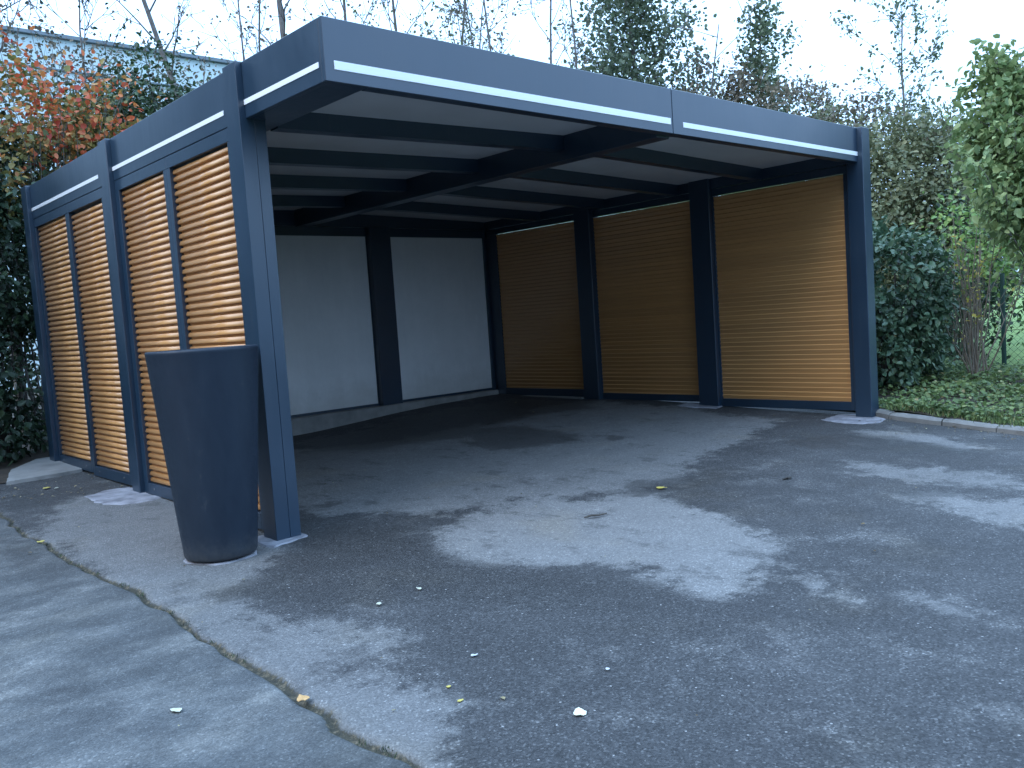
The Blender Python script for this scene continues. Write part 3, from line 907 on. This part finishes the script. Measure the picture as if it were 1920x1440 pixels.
def tree(name, label, cat, base, height, r0, group=None, seed=0, lean=(0, 0), n_br=14, br_lo=.3, br_len=1.2, br_up=.9,
         sub=4, leaves=300, leaf=.06, lk='olive', bark=None, cone=False, twig_r=.006, width=.34, wob=.05, tintmu=.5, clump=.05, hang=0., singles=0, fork=False):
    rng = np.random.default_rng(seed)
    t = tag(empty(name, base), label, cat, group)
    b = np.array(base, float)
    tr, rr = bough(rng, b - [0, 0, .1], np.array([lean[0], lean[1], 1.]), height, r0, 12, wob, .1, .12)
    paths = [(tr, rr)]; tips = []
    for i in range(n_br):
        f = br_lo + (1 - br_lo) * (i + rng.uniform(.1, .9)) / n_br
        p = along(tr, f)
        az = i * 2.4 + rng.uniform(-.5, .5)
        prof = (1 - f) / (1 - br_lo) if cone else math.sin(math.pi * min(.97, .18 + .8 * (1 - (f - br_lo) / (1 - br_lo)))) ** .7
        L = br_len * (.25 + .75 * prof) * rng.uniform(.7, 1.2)
        dv = np.array([math.cos(az), math.sin(az), br_up * rng.uniform(.6, 1.3)])
        rb = max(twig_r, r0 * (1 - f * .85) * .42)
        P, R = bough(rng, p, dv, L, rb, 7, .11, .35, .2)
        paths.append((P, R)); tips.append(P)
        for j in range(sub):
            g = rng.uniform(.25, .95)
            q = along(P, g)
            dd = P[-1] - P[0]
            d2 = dd / np.linalg.norm(dd) + rng.normal(0, .55, 3) + [0, 0, .2]
            P2, R2 = bough(rng, q, d2, L * rng.uniform(.25, .5), max(twig_r, rb * .4), 5, .14, .3, .4)
            paths.append((P2, R2)); tips.append(P2)
            if sub > 3:
                for _ in range(2):
                    q2 = along(P2, rng.uniform(.3, .95))
                    P3, R3 = bough(rng, q2, P2[-1] - P2[0] + rng.normal(0, .25, 3), L * rng.uniform(.1, .25), twig_r * .8, 4, .15, .2, .5)
                    paths.append((P3, R3)); tips.append(P3)
    tube_object("trunk", t, paths, bark or M_BARK, 5, base)
    if leaves:
        w = np.array([np.linalg.norm(P[-1] - P[0]) for P in tips]); w /= w.sum()
        ii = rng.choice(len(tips), leaves, p=w)
        pos = np.array([along(tips[i], rng.uniform(.2, 1.05)) for i in ii]) + rng.normal(0, clump, (leaves, 3))
        out = unit(pos - (b + [0, 0, height * .6]))
        d = unit(rng.normal(0, 1, (leaves, 3)) + out * .5 + [0, 0, -.3 - hang])
        nr = unit(rng.normal(0, .6, (leaves, 3)) + out * .5 + [0, 0, .6])
        size = leaf * rng.uniform(.6, 1.3, leaves)
        tint = rng.normal(tintmu, .22, leaves)
        crown_out(t, pos, d, nr, size, tint, lk, width, base, singles, name="crown")
    return t

def crown_out(t, pos, d, nr, size, tint, lk, width, base, singles, name):
    if singles:
        dist = np.linalg.norm(pos - CAMP, axis=1)
        ahead = np.argsort(dist / size)[:singles]
        m = np.zeros(len(pos), bool); m[ahead] = True
        single_leaves(t, pos[m], d[m], nr[m], size[m], lk, width, base)
        pos, d, nr, size, tint = pos[~m], d[~m], nr[~m], size[~m], tint[~m]
    o = leaf_object(name, t, pos, d, nr, size, tint, leaf_mat(lk), width, base)
    o["kind"] = "stuff"

def shrub(name, label, cat, base, centers, n_leaves, leaf, lk, group=None, seed=0, stems=8, bark=None, width=.34, clumps=40, clump_r=.16,
          tintmu=.5, singles=0, stem_r=.012, droop=.3, shell=.55, jit=(.82, 1.08)):
    """centers: list of (cx,cy,cz, rx,ry,rz) ellipsoids the foliage fills"""
    rng = np.random.default_rng(seed)
    t = tag(empty(name, base), label, cat, group)
    C = np.array(centers, float)
    vol = C[:, 3] * C[:, 4] * C[:, 5]; vol = vol / vol.sum()
    ci = rng.choice(len(C), clumps, p=vol)
    u = unit(rng.normal(0, 1, (clumps, 3)))
    rad = rng.uniform(0, 1, clumps) ** (1 / 3.) * (1 - shell) + shell
    rad = rad * rng.uniform(*jit, clumps)
    cc = C[ci, :3] + u * rad[:, None] * C[ci, 3:]
    k = rng.choice(clumps, n_leaves)
    cr = clump_r * rng.uniform(.6, 1.5, clumps)
    pos = cc[k] + rng.normal(0, 1, (n_leaves, 3)) * cr[k][:, None] * [1, 1, .8]
    pos[:, 2] = np.maximum(pos[:, 2], base[2] + .03 + rng.uniform(0, .1, n_leaves))
    out = unit(pos - C[ci[k], :3])
    d = unit(out * .6 + rng.normal(0, .7, (n_leaves, 3)) + [0, 0, -droop])
    nr = unit(out * .7 + rng.normal(0, .45, (n_leaves, 3)) + [0, 0, .7])
    size = leaf * rng.uniform(.6, 1.35, n_leaves)
    tint = np.clip(tintmu + rng.normal(0, .10, clumps)[k] + rng.normal(0, .18, n_leaves), 0, 1)
    paths = []
    b = np.array(base, float)
    for i in rng.choice(clumps, min(stems, clumps), replace=False):
        tgt = cc[i]
        n = 8
        s = np.linspace(0, 1, n)[:, None]
        st = b + np.append(rng.normal(0, .06, 2), -.05)
        mid = (st + tgt) / 2 + np.append(rng.normal(0, .12, 2), .15)
        P = (1 - s) ** 2 * st + 2 * s * (1 - s) * mid + s ** 2 * tgt + np.append(np.zeros(2), 0)
        P[1:-1] += rng.normal(0, .02, (n - 2, 3))
        paths.append((P, stem_r * np.linspace(1.2, .3, n) * rng.uniform(.7, 1.4)))
        for _ in range(3):
            q = along(P, rng.uniform(.45, .95))
            P2, R2 = bough(rng, q, (P[-1] - P[-3]) + rng.normal(0, .12, 3), rng.uniform(.2, .5), stem_r * .4, 5, .2, .2, .4)
            paths.append((P2, R2))
    if paths: tube_object("stems", t, paths, bark or M_BARKD, 5, base)
    crown_out(t, pos, d, nr, size, tint, lk, width, base, singles, name="foliage")
    return t

HG = "shrubs of the hedge behind the carport"
# --- left hedge
shrub("autumn_shrub", "shrub with scarlet and orange autumn leaves above the rear left corner", "shrub", (.35, 6.35, .1),
      [(.35, 6.0, 3.35, .5, .4, .5), (.95, 6.0, 3.65, .4, .35, .45), (1.2, 5.95, 3.2, .55, .35, .25), (.12, 6.05, 3.9, .3, .3, .4)],
      1000, .062, 'red', HG, 11, 34, M_BARK, .42, 100, .14, .5, 200, .007, .2, .2)
shrub("autumn_shrub", "yellow green shrub turning amber, against the top of rear left post", "shrub", (.15, 6.0, .1),
      [(.1, 6.1, 2.9, .5, .4, .5), (.75, 6.2, 3.15, .6, .4, .45), (1.35, 6.25, 3.05, .5, .35, .3), (.3, 6.1, 2.4, .4, .3, .4), (.35, 6.65, 3.6, .5, .35, .5), (1.1, 6.65, 3.5, .5, .3, .4)],
      4600, .064, 'amber', HG, 12, 16, M_BARK, .40, 110, .13, .4, 60, .010, .2, .2)
shrub("evergreen_shrub", "dark evergreen shrub filling the left edge beside the rear post", "shrub", (-.35, 5.75, .1),
      [(-.35, 5.95, .9, .55, .45, .9), (-.2, 6.0, 2.0, .6, .45, .8), (-.05, 6.1, 2.7, .5, .4, .5)],
      8500, .066, 'dark', HG, 13, 14, M_BARKD, .36, 120, .14, .42, 0, .014, .3, .3)
shrub("evergreen_shrub", "dark evergreen shrub hidden mostly behind the rear wall", "shrub", (1.0, 6.9, .1),
      [(.9, 6.9, 1.6, 1.0, .5, 1.4), (1.0, 6.9, 2.9, .9, .45, .6)],
      6000, .07, 'dark', HG, 14, 10, M_BARKD, .36, 120, .17, .5, 0, .014, .3, .3)
shrub("evergreen_shrub", "tall dark green shrub rising behind the left fascia", "shrub", (2.0, 6.9, .1),
      [(1.9, 6.9, 3.75, .65, .45, .85), (1.4, 6.9, 3.5, .7, .45, .6), (2.2, 6.8, 3.1, .6, .4, .5)],
      8500, .055, 'dark', HG, 15, 20, M_BARKD, .36, 140, .14, .75, 0, .014, .3, .25)
shrub("evergreen_shrub", "low dark shrub with rusty leaves at the foot of rear left post", "shrub", (-.75, 5.55, .08),
      [(-.75, 5.6, .6, .6, .4, .6), (-.35, 5.55, .35, .35, .25, .3)],
      1800, .075, 'dark', HG, 16, 8, M_BARKD, .36, 60, .12, .3, 0, .012, .3, .3)
tree("bare_tree", "grey trunked tree with thin twigs behind the red autumn leaves", "tree", (.35, 7.6, 0), 7.0, .075, "bare trees behind the carport", 20, (0, 0), 26, .3, 1.3, 1.0, 5, 800, .06, 'brown')
tree("bare_tree", "slender leafless tree between the autumn leaves and pale building", "tree", (1.3, 8.2, 0), 6.6, .045, "bare trees behind the carport", 21, (.03, 0), 24, .3, 1.2, 1.2, 5, 600, .055, 'dark')

shrub("twiggy_hedge_shrub", "tangle of thin twigs with small brown leaves in front of the pale building", "shrub", (1.4, 7.4, .1),
      [(.7, 7.3, 4.2, .9, .4, .75), (1.9, 7.4, 4.3, .9, .4, .6), (2.9, 7.3, 4.1, .7, .4, .5), (1.4, 7.4, 3.2, 1.2, .5, .9)],
      4200, .048, 'brown', HG, 17, 46, M_BARK, .38, 150, .16, .3, 0, .006, .2, .1)

# --- bare trees behind the roof
BG = "bare trees behind the carport"
BT = [
 ("pale leaning tree with a forked top behind the left fascia", (3.55, 8.35), .075, 9.5, (-.06, .05), 31, 60),
 ("thin dark tree directly left of the front left roof corner", (4.35, 8.85), .035, 9.0, (-.09, .08), 32, 70),
 ("dark forking sapling next to the front left roof corner", (5.0, 9.55), .040, 9.5, (-.10, .09), 33, 90),
 ("thick grey trunk just behind the front left roof corner", (4.35, 7.65), .075, 10.0, (-.03, .03), 34, 160),
 ("twin stemmed grey tree above the left third of the front fascia", (6.35, 8.75), .065, 9.5, (-.02, .02), 35, 260),
 ("spreading bare tree above the left third of the front fascia", (6.15, 7.65), .07, 7.6, (.03, -.03), 36, 300),
 ("upright tree with a few brown leaves over the front fascia", (8.4, 9.75), .06, 9.5, (.02, -.02), 37, 320),
 ("bushy bare tree with the most yellow leaves behind middle of the roof", (7.5, 7.85), .05, 7.2, (.02, -.02), 38, 420),
 ("crooked bare sapling behind the middle of the front fascia", (8.6, 8.2), .04, 8.6, (.0, 0), 39, 200),
 ("slim straight bare pole tree, first of three over the roof", (7.45, 6.55), .036, 9.0, (-.03, .03), 40, 110),
 ("slim straight bare pole tree, middle of three over the roof", (8.65, 6.75), .040, 9.6, (-.03, .03), 41, 110),
 ("slim straight bare pole tree, last of three over the roof", (10.3, 7.9), .045, 10.0, (-.03, .03), 42, 130),
]
for lab, (x, y), r, h, ln, sd, nl in BT:
    tree("bare_tree", lab, "tree", (x, y, -.05), h, r, BG, sd, ln, 22, .3, 1.4 if r > .045 else .95, 1.4, 4, int(nl * 3.2), .058, 'olive' if sd in (38, 36) else 'brown', None, False, .006, .36, .035, .5, .05)
tree("bare_tree", "crooked tree with a bent bare bough in front of the tall evergreen", "tree", (9.3, 5.1, 0), 5.6, .06, BG, 43, (.10, -.10), 7, .5, 1.6, .7, 3, 30, .05, 'brown', None, False, .007, .36, .09)

# --- evergreens and bushes beyond the roof
tree("tall_evergreen", "tall dense conical tree rising above the middle of the roof", "tree", (12.8, 8.05, -.1), 9.6, .11, "evergreen trees beyond the roof", 51, (0, 0), 70, .30, 2.2, .7, 3, 17000, .088, 'spruce', M_BARK, True, .006, .42, .02, .45, .20)
tree("tall_evergreen", "smaller conical tree with pale trunk right of the tall one", "tree", (14.05, 6.15, -.1), 7.1, .08, "evergreen trees beyond the roof", 52, (0, 0), 40, .34, 1.35, .75, 3, 7000, .085, 'spruce', M_BARK, True, .006, .42, .02, .5, .14)
shrub("autumn_bush", "brown and olive bush between the two conical trees", "bush", (12.7, 6.4, -.1),
      [(12.8, 6.5, 5.0, .9, .8, 1.0), (13.3, 6.0, 4.7, .7, .7, .8), (12.6, 6.4, 3.0, 1.1, .9, 1.6)], 6500, .08, 'brown', "bushes beyond the roof", 53, 14, M_BARK, .38, 90, .20, .5, 0, .014, .2, .2)
for i, (lab, x, y, z, sd) in enumerate([
    ("twiggy brown bush behind the right half of front fascia", 12.6, 4.5, 4.35, 54),
    ("low twiggy bush behind the fascia toward the right post", 12.0, 3.6, 3.8, 55),
    ("reddish brown bush just left of right front post top", 11.5, 2.8, 3.5, 56)]):
    shrub("autumn_bush", lab, "bush", (x, y, -.05), [(x, y, z, .75, .6, .75), (x, y, z - 1.4, .9, .7, 1.2)], 5200, .068, 'brown' if i != 1 else 'olive', "bushes beyond the roof", sd, 16, M_BARK, .38, 80, .15, .4, 0, .012, .2, .2)
tree("thin_tree", "tall open tree with sparse grey leaves above the right bushes", "tree", (13.45, 2.95, 0), 6.3, .055, None, 57, (0, 0), 22, .45, 1.15, 1.2, 4, 1200, .075, 'spruce', M_BARK, False, .006, .36, .04, .5, .06)
shrub("olive_bush", "large olive brown bush behind the laurel and right post", "bush", (10.6, 2.0, 0),
      [(10.6, 1.95, 2.5, 1.1, .9, 1.25), (11.2, 1.3, 2.4, 1.0, .9, 1.1), (10.4, 2.2, 1.2, 1.2, 1.0, 1.2), (10.0, 2.3, 2.4, .7, .7, 1.0)],
      30000, .062, 'olive', "bushes right of the carport", 58, 10, M_BARK, .38, 170, .20, .45, 0, .014, .25, .2)
shrub("spruce_bush", "blue green conifer top above the olive bush", "bush", (15.5, 3.1, .2),
      [(15.5, 3.1, 3.7, .9, .8, .9), (15.5, 3.1, 2.2, 1.3, 1.2, 1.5)], 3800, .10, 'spruce', "bushes right of the carport", 59, 10, M_BARK, .2, 110, .2, .45, 0, .014, -.6, .2)
shrub("brown_shrub", "brown shrub between the olive bush and leafy green tree", "bush", (11.4, 1.35, 0),
      [(11.4, 1.35, 2.6, .7, .6, .9), (11.4, 1.4, 1.4, .8, .7, 1.0)], 5200, .07, 'brown', "bushes right of the carport", 60, 8, M_BARK, .38, 90, .17, .35, 0, .012, .25, .2)
shrub("dark_shrub", "dark green shrub in shade between laurel and leafy tree", "bush", (9.9, .9, .05),
      [(9.9, .9, 1.4, .7, .6, .9), (9.7, .6, .8, .6, .5, .7)], 2600, .065, 'dark', "bushes right of the carport", 61, 12, M_BARKD, .36, 70, .16, .5, 0, .012, .3, .2)

# --- right foreground plants
shrub("laurel_shrub", "dense clipped laurel with glossy blue green leaves beside the right front post", "shrub", (7.0, .5, .08),
      [(6.99, .51, 1.16, .69, .62, .68), (6.96, .51, .58, .62, .55, .52)], 9800, .064, 'laurel', None, 62, 14, M_BARKD, .36, 330, .062, .5, 290, .012, .45, .74, (.92, 1.01))
tree("leafy_tree", "leafy light green tree at the right edge, leaves hanging", "tree", (7.0, -1.10, .05), 3.35, .035, None, 63, (-.02, .0), 44, .36, 1.0, 1.15, 4, 9500, .076, 'cherry', M_BARK, True, .005, .36, .05, .55, .085, .4, 290)
shrub("yellow_shrub", "yellow green shrub glowing behind the twiggy stems", "shrub", (8.55, .33, .08),
      [(8.55, .33, 1.75, .34, .3, .42), (8.5, .1, 1.35, .3, .3, .3), (8.6, -.15, 1.5, .3, .3, .35)], 900, .06, 'bright', None, 64, 10, M_TWIG, .38, 50, .12, .62, 0, .008, .2, .2)
shrub("weedy_shrub", "fresh green weedy shrub beyond the fence at the right edge", "shrub", (9.6, -.75, .1),
      [(9.6, -.75, .75, .6, .6, .6), (9.9, -1.1, 1.0, .6, .6, .7), (9.4, -1.2, .5, .6, .6, .4)], 2600, .075, 'bright', None, 65, 10, M_TWIG, .38, 70, .15, .35, 0, .008, .2, .3)

def twiggy(base):
    rng = np.random.default_rng(71)
    t = tag(empty("twiggy_shrub", base), "nearly leafless shrub of thin tan stems in front of the fence post", "shrub")
    b = np.array(base); paths = []; tips = []
    for i in range(19):
        az = rng.uniform(0, math.tau); sp = rng.uniform(.03, .52)
        P, R = bough(rng, b + [rng.normal(0, .05), rng.normal(0, .05), -.05], np.array([math.cos(az) * sp, math.sin(az) * sp, 1.]), rng.uniform(1.1, 1.95), .010, 9, .05, .1, .35)
        paths.append((P, R)); tips.append(P)
        for _ in range(3):
            q = along(P, rng.uniform(.4, .95))
            P2, R2 = bough(rng, q, P[-1] - P[-3] + rng.normal(0, .14, 3), rng.uniform(.15, .5), .004, 5, .12, .2, .4)
            paths.append((P2, R2)); tips.append(P2)
    tube_object("stems", t, paths, M_TWIG, 5, base)
    n = 170
    ii = rng.choice(len(tips), n)
    pos = np.array([along(tips[i], rng.uniform(.3, 1)) for i in ii])
    crown_out(t, pos, rng.normal(0, 1, (n, 3)), rng.normal(0, .5, (n, 3)) + [0, 0, .8], .045 * rng.uniform(.6, 1.3, n), rng.uniform(0, 1, n), 'yellow', .38, base, 0, "foliage")
twiggy((7.55, -.20, .08))

# ground cover between kerb and fence
def scatter_cover(name, label, n, region, leaf, lk, seed, hmax, zf, width=.42):
    rng = np.random.default_rng(seed)
    P = []
    while sum(len(p) for p in P) < n:
        c = np.stack([rng.uniform(region[0], region[1], 4000), rng.uniform(region[2], region[3], 4000)], 1)
        dens = np.array([mnoise.noise((a * 1.7, b_ * 1.7, seed)) for a, b_ in c])
        ok = (c[:, 0] > poly_x(KERB, c[:, 1]) + .10) & (dens + .45 > rng.uniform(0, .6, 4000))
        P.append(c[ok])
    xy = np.concatenate(P)[:n]
    z = zf(xy[:, 0], xy[:, 1])
    hh = np.array([mnoise.noise((a * 2.3 + 7, b_ * 2.3, seed)) for a, b_ in xy]) * .5 + .5
    z = z + rng.uniform(0, 1, n) * hmax * (.25 + hh)
    pos = np.column_stack([xy, z])
    d = unit(rng.normal(0, 1, (n, 3)) * [1, 1, .35] + [0, 0, .1])
    nr = unit(rng.normal(0, .45, (n, 3)) + [-.25, -.25, 1])
    o = leaf_object(name, None, pos, d, nr, leaf * rng.uniform(.5, 1.4, n), rng.normal(.45, .24, n), leaf_mat(lk), width)
    return tag(o, label, kind="stuff")
scatter_cover("ground_cover", "low green leafy ground cover behind the kerb", 24000, (5.3, 8.8, -3.2, 3.2), .042, 'ivy', 81, .13, lambda x, y: bed_z(x, y))
scatter_cover("undergrowth", "bright green weeds over the lawn beyond the fence", 7000, (8.9, 17, -6.5, -.75), .09, 'bright', 82, .10, lambda x, y: lawn_z(x, y))

def grass_tufts(name, label, spots, lk, seed, blade=.06, per=14, spread=.02):
    rng = np.random.default_rng(seed)
    pos, d, nr, s = [], [], [], []
    for (x, y, z) in spots:
        for _ in range(per):
            a = rng.uniform(0, math.tau)
            pos.append((x + rng.normal(0, spread), y + rng.normal(0, spread), z))
            d.append((math.cos(a) * .5, math.sin(a) * .5, 1)); nr.append((math.cos(a), math.sin(a), -.3)); s.append(blade * rng.uniform(.5, 1.3))
    o = leaf_object(name, None, np.array(pos), np.array(d, float), np.array(nr, float), np.array(s), rng.uniform(0, 1, len(pos)), leaf_mat(lk), .06)
    return tag(o, label, kind="stuff")
rngg = np.random.default_rng(5)
spots = []
for _ in range(380):
    y = rngg.uniform(-2.6, .8); x = float(poly_x(KERB, y)) + rngg.uniform(.1, .5)
    spots.append((x, y, float(bed_z(np.array([x]), np.array([y]))[0])))
grass_tufts("grass", "short grass along the back of the kerb", spots, 'ivy', 6, .05, 12, .04)
spots = []
for _ in range(40):
    y = rngg.uniform(-1.6, 3.0) ; x = float(poly_x(CRACK, y)) + rngg.normal(0, .012)
    spots.append((x, y, G(x, y) - .012))
grass_tufts("moss", "dark moss and small weeds growing in the driveway joint", spots, 'dark', 7, .014, 12, .012)

# far tree mass on the horizon
def far_wood():
    rng = np.random.default_rng(91)
    n = 14000
    a = rng.uniform(RAD(-25), RAD(80), n)                    # angle from +X
    R = 46 + rng.normal(0, 3, n)
    lump = np.array([mnoise.noise((t * 9, 0, 3)) for t in a]) * 1.6 + np.array([mnoise.noise((t * 31, 5, 3)) for t in a]) * .8
    z = rng.uniform(0, 1, n) ** .8 * (4.4 + lump)
    pos = np.column_stack([-2 + R * np.cos(a), -3 + R * np.sin(a), z])
    d = rng.normal(0, 1, (n, 3)); nr = rng.normal(0, .6, (n, 3)) + [-.5, -.5, .6]
    o = leaf_object("far_wood", None, pos, d, nr, rng.uniform(.3, .8, n), rng.normal(.5, .25, n), leaf_mat('olive'), .45)
    tag(o, "line of woodland far behind the garden", kind="stuff")
far_wood()
def sky_blocking_trees():  # unseen foliage added to keep low sky light out of the carport
    rng = np.random.default_rng(92)
    n = 26000
    a = rng.uniform(RAD(100), RAD(328), n)
    tall = ss(RAD(246), RAD(232), a)                         # higher at left, kept low ahead so sky light reaches the rear boards
    lift = ss(RAD(192), RAD(205), a) * ss(RAD(262), RAD(250), a)   # taller clump ahead and left, shaped to cut sky light on right screens
    R = 24 - 8 * np.maximum(tall, lift) + rng.normal(0, 1.2, n)
    lump = np.array([mnoise.noise((t * 7, 0, 3)) for t in a]) * 2.4 + np.array([mnoise.noise((t * 25, 5, 3)) for t in a]) * 1.0
    z = rng.uniform(0, 1, n) * (2.6 + lump * .4 + tall * (1.6 + lump * .5) + lift * 10.0)
    pos = np.column_stack([-1 + R * np.cos(a), -2 + R * np.sin(a), z])
    m = 7000                                                 # hedge carried on unseen past the rear corner, raised to darken the fascia
    q = rng.uniform(0, 1, m)
    pos[:m] = np.column_stack([-1.7 - 4.5 * q + rng.normal(0, .2, m), 6.0 - 1.2 * q + rng.normal(0, .45, m), rng.uniform(0, 1, m) * (5.2 + .5 * np.sin(q * 17))])
    sz = rng.uniform(.35, .8, n); sz[:m] *= .4
    d = rng.normal(0, 1, (n, 3)); nr = rng.normal(0, .6, (n, 3)) + [0, 0, .6]
    o = leaf_object("sky_blocking_trees", None, pos, d, nr, sz, rng.normal(.5, .25, n), leaf_mat('dark'), .45)
    tag(o, "unseen trees added behind the viewer to block low sky light, with more hedge at left", kind="stuff")
sky_blocking_trees()

# ------------------------------------------------------------------ wire fence
def wire_fence():
    X, y0, y1, zt = 8.40, -3.4, 6.6, 1.22
    f = tag(empty("wire_fence", (X, 0, 0)), "green chain link fence with thin posts behind the planting bed", "fence")
    zb = lambda y: float(bed_z(np.array([X]), np.array([y]))[0])
    for y in (-3.1, -.18, 2.35, 4.9):
        z = zb(y)
        V = [(.024 * math.cos(i * math.tau / 10), y + .024 * math.sin(i * math.tau / 10)) for i in range(10)]
        m = MB(); m.prism(V, 'z', z - .1, zt + .03); m.build("fence_post", M_FENCE, f)
    paths = []
    z0 = .20
    h = zt - z0
    y = y0 - h
    while y < y1:
        for s in (0, 1):
            a, b_ = (y, z0), (y + h, zt)
            if s: a, b_ = (y, zt), (y + h, z0)
            t0 = max(0, (y0 - y) / h); t1 = min(1, (y1 - y) / h)
            if t1 <= t0: continue
            P = np.array([(.03 + .002 * s, a[0] + (b_[0] - a[0]) * t, a[1] + (b_[1] - a[1]) * t) for t in (t0, t1)])
            paths.append((P, np.full(2, .0016)))
        y += .075
    for z in (z0, (z0 + zt) / 2, zt):
        paths.append((np.array([(.034, y0, z), (.034, y1, z)]), np.full(2, .002)))
    w = tube_object("wire_mesh", f, paths, M_FENCE, 3)
    w["kind"] = "stuff"
wire_fence()

# ------------------------------------------------------------------ pale building behind the hedge
def building():
    d = Vector((.9317, -.3633, 0)); n = Vector((.3633, .9317, 0))
    o = Vector((4.0, 21.6, 0)) - d * 9
    b = tag(empty("pale_building", o), "large pale blue building with a dark roof edge behind the hedge", "building")
    b.rotation_euler = (0, 0, math.atan2(d.y, d.x))
    tilt = -.115
    Ln = 30
    def bar(name, mat, x0, x1, y0, y1, zb, zt):
        m = MB()
        vs_ = []
        for x in (x0, x1):
            s = (x - 9) * tilt
            vs_ += [(x, y0, zb if zb < 1 else zb + s), (x, y1, zb if zb < 1 else zb + s), (x, y1, zt + s), (x, y0, zt + s)]
        m.add(vs_, [(0, 1, 2, 3), (4, 7, 6, 5), (0, 4, 5, 1), (1, 5, 6, 2), (2, 6, 7, 3), (3, 7, 4, 0)])
        return m.build(name, mat, b)
    for k in range(5):
        bar("cladding_panel", M_CLAD, k * 6.0 + .002, k * 6.0 + 5.998, 0, .12, -.3, 9.28)
    bar("wall_body", M_CLAD, 0, Ln, .13, 14, -.3, 9.2)
    bar("roof_edge", M_COPE, -.1, Ln + .1, -.12, .3, 9.30, 9.39)
    bar("trim_rail", M_COPE, 0, Ln, -.05, -.002, 8.46, 8.50)
building()

# ------------------------------------------------------------------ fallen leaves and litter
M_PALE = mat_plain("pale_dry_leaf", (.44, .46, .36), (.54, .55, .44), 20, .6)
M_CREAM = mat_plain("cream_leaf", (.62, .64, .50), (.72, .73, .60), 20, .6)
M_YELL = mat_plain("yellow_dry_leaf", (.42, .36, .08), (.55, .45, .12), 20, .6)
M_ORNG = mat_plain("tan_dry_leaf", (.45, .26, .10), (.55, .34, .15), 20, .6)
M_DARK = mat_plain("dark_wet_leaf", (.02, .018, .015), (.035, .03, .024), 20, .5)
M_WHITE = mat_plain("white_chip", (.42, .44, .45), (.52, .54, .55), 20, .6)
def fallen(label, x, y, size, mat, seed, name="fallen_leaf", wide=.45, cat="leaf"):
    rng = random.Random(seed)
    n = 12; m = MB(); a0 = rng.uniform(0, math.tau)
    ring = []
    for i in range(n):
        a = i * math.tau / n
        r = size * .5 * (1 + .12 * math.sin(3 * a + seed)) * (1.18 if i == 0 else 1)
        px, py = r * math.cos(a), r * wide * 2 * math.sin(a)
        ring.append((px * math.cos(a0) - py * math.sin(a0), px * math.sin(a0) + py * math.cos(a0), .004 + size * .10 * rng.uniform(0, 1.2)))
    vs_ = ring + [(p[0], p[1], p[2] - .0015) for p in ring] + [(0, 0, .006), (0, 0, .0045)]
    fs = [(i, (i + 1) % n, 2 * n) for i in range(n)] + [((i + 1) % n + n, i + n, 2 * n + 1) for i in range(n)] + [(i, i + n, (i + 1) % n + n, (i + 1) % n) for i in range(n)]
    m.add(vs_, fs)
    o = m.build(name, mat); o.location = (x, y, G(x, y) + .004)
    return tag(o, label, cat, "leaves lying on the driveway")
fallen("round pale cream leaf lying on the dark asphalt near the bottom", -.44, -1.84, .044, M_CREAM, 1)
fallen("small white petal on the asphalt left of the round pale leaf", -.36, -1.25, .026, M_WHITE, 2, wide=.3)
fallen("tiny white fleck on asphalt right of the round pale leaf", -.15, -1.70, .016, M_WHITE, 3)
fallen("yellowish curled leaf on the dry ground in the carport mouth", 2.14, -.17, .085, M_YELL, 4, wide=.25)
fallen("yellow leaf on the ground near the rear left mortar patch", -.43, 3.84, .06, M_YELL, 5)
fallen("small white leaf next to a yellow leaf by rear left kerb", -.38, 3.77, .035, M_PALE, 6)
fallen("flattened whitish leaf left of the joint", -1.26, -.81, .042, M_PALE, 7, wide=.32)
fallen("tan orange leaf stuck in the driveway joint", -.945, -1.07, .045, M_ORNG, 8)
fallen("dark curled leaf alone on the asphalt before the right screens", 2.77, -.70, .075, M_DARK, 9, wide=.25)
fallen("small yellow leaf caught in the far part of the joint", -.93, 2.05, .045, M_YELL, 10)
fallen("tiny bright yellow leaf on the pale patch at bottom centre", -.58, -1.38, .016, M_YELL, 11)
fallen("small mustard leaf on the pale patch at bottom centre", -.62, -1.49, .022, M_YELL, 12, wide=.25)
fallen("small pale leaf on the damp patch in front of the planter", -.03, -.48, .03, M_PALE, 13, wide=.3)
fallen("small beige leaf on the damp patch, nearer the joint", -.26, -.50, .028, M_PALE, 14, wide=.4)
def twig():
    base = (1.37, -.29, G(1.37, -.29) + .008)
    P = np.array([(-.06, .03, 0), (-.02, .012, .006), (.02, -.012, .003), (.065, -.03, .007)])
    V, F = tubes([(P, np.array([.005, .006, .005, .003])), (np.array([(.02, -.012, .003), (.045, .005, .01)]), np.array([.003, .0015]))], 6)
    o = obj("twig", np_mesh("twig", V, F, M_BARKD, True)); o.location = base
    tag(o, "short dark twig lying on the pale dry patch", "twig")
twig()
def litter():
    rng = np.random.default_rng(17)
    n = 300
    y = np.concatenate([rng.uniform(-2.6, .2, 100), rng.uniform(-2.6, 5, 90), rng.uniform(3.3, 4.5, 110)])
    x = np.concatenate([poly_x(KERB, y[:100]) - np.abs(rng.normal(0, .16, 100)), rng.uniform(-2.2, 5.2, 90), rng.uniform(-1.6, .0, 110)])
    z = gz(x, y) + .010
    pos = np.column_stack([x, y, z])
    d = rng.normal(0, 1, (n, 3)) * [1, 1, .1]; nr = rng.normal(0, .25, (n, 3)) + [0, 0, 1]
    o = leaf_object("leaf_litter", None, pos, d, nr, rng.uniform(.008, .03, n), rng.uniform(0, 1, n), leaf_mat('litter'), .3)
    tag(o, "tiny bits of dry leaf scattered on the driveway", kind="stuff")
litter()
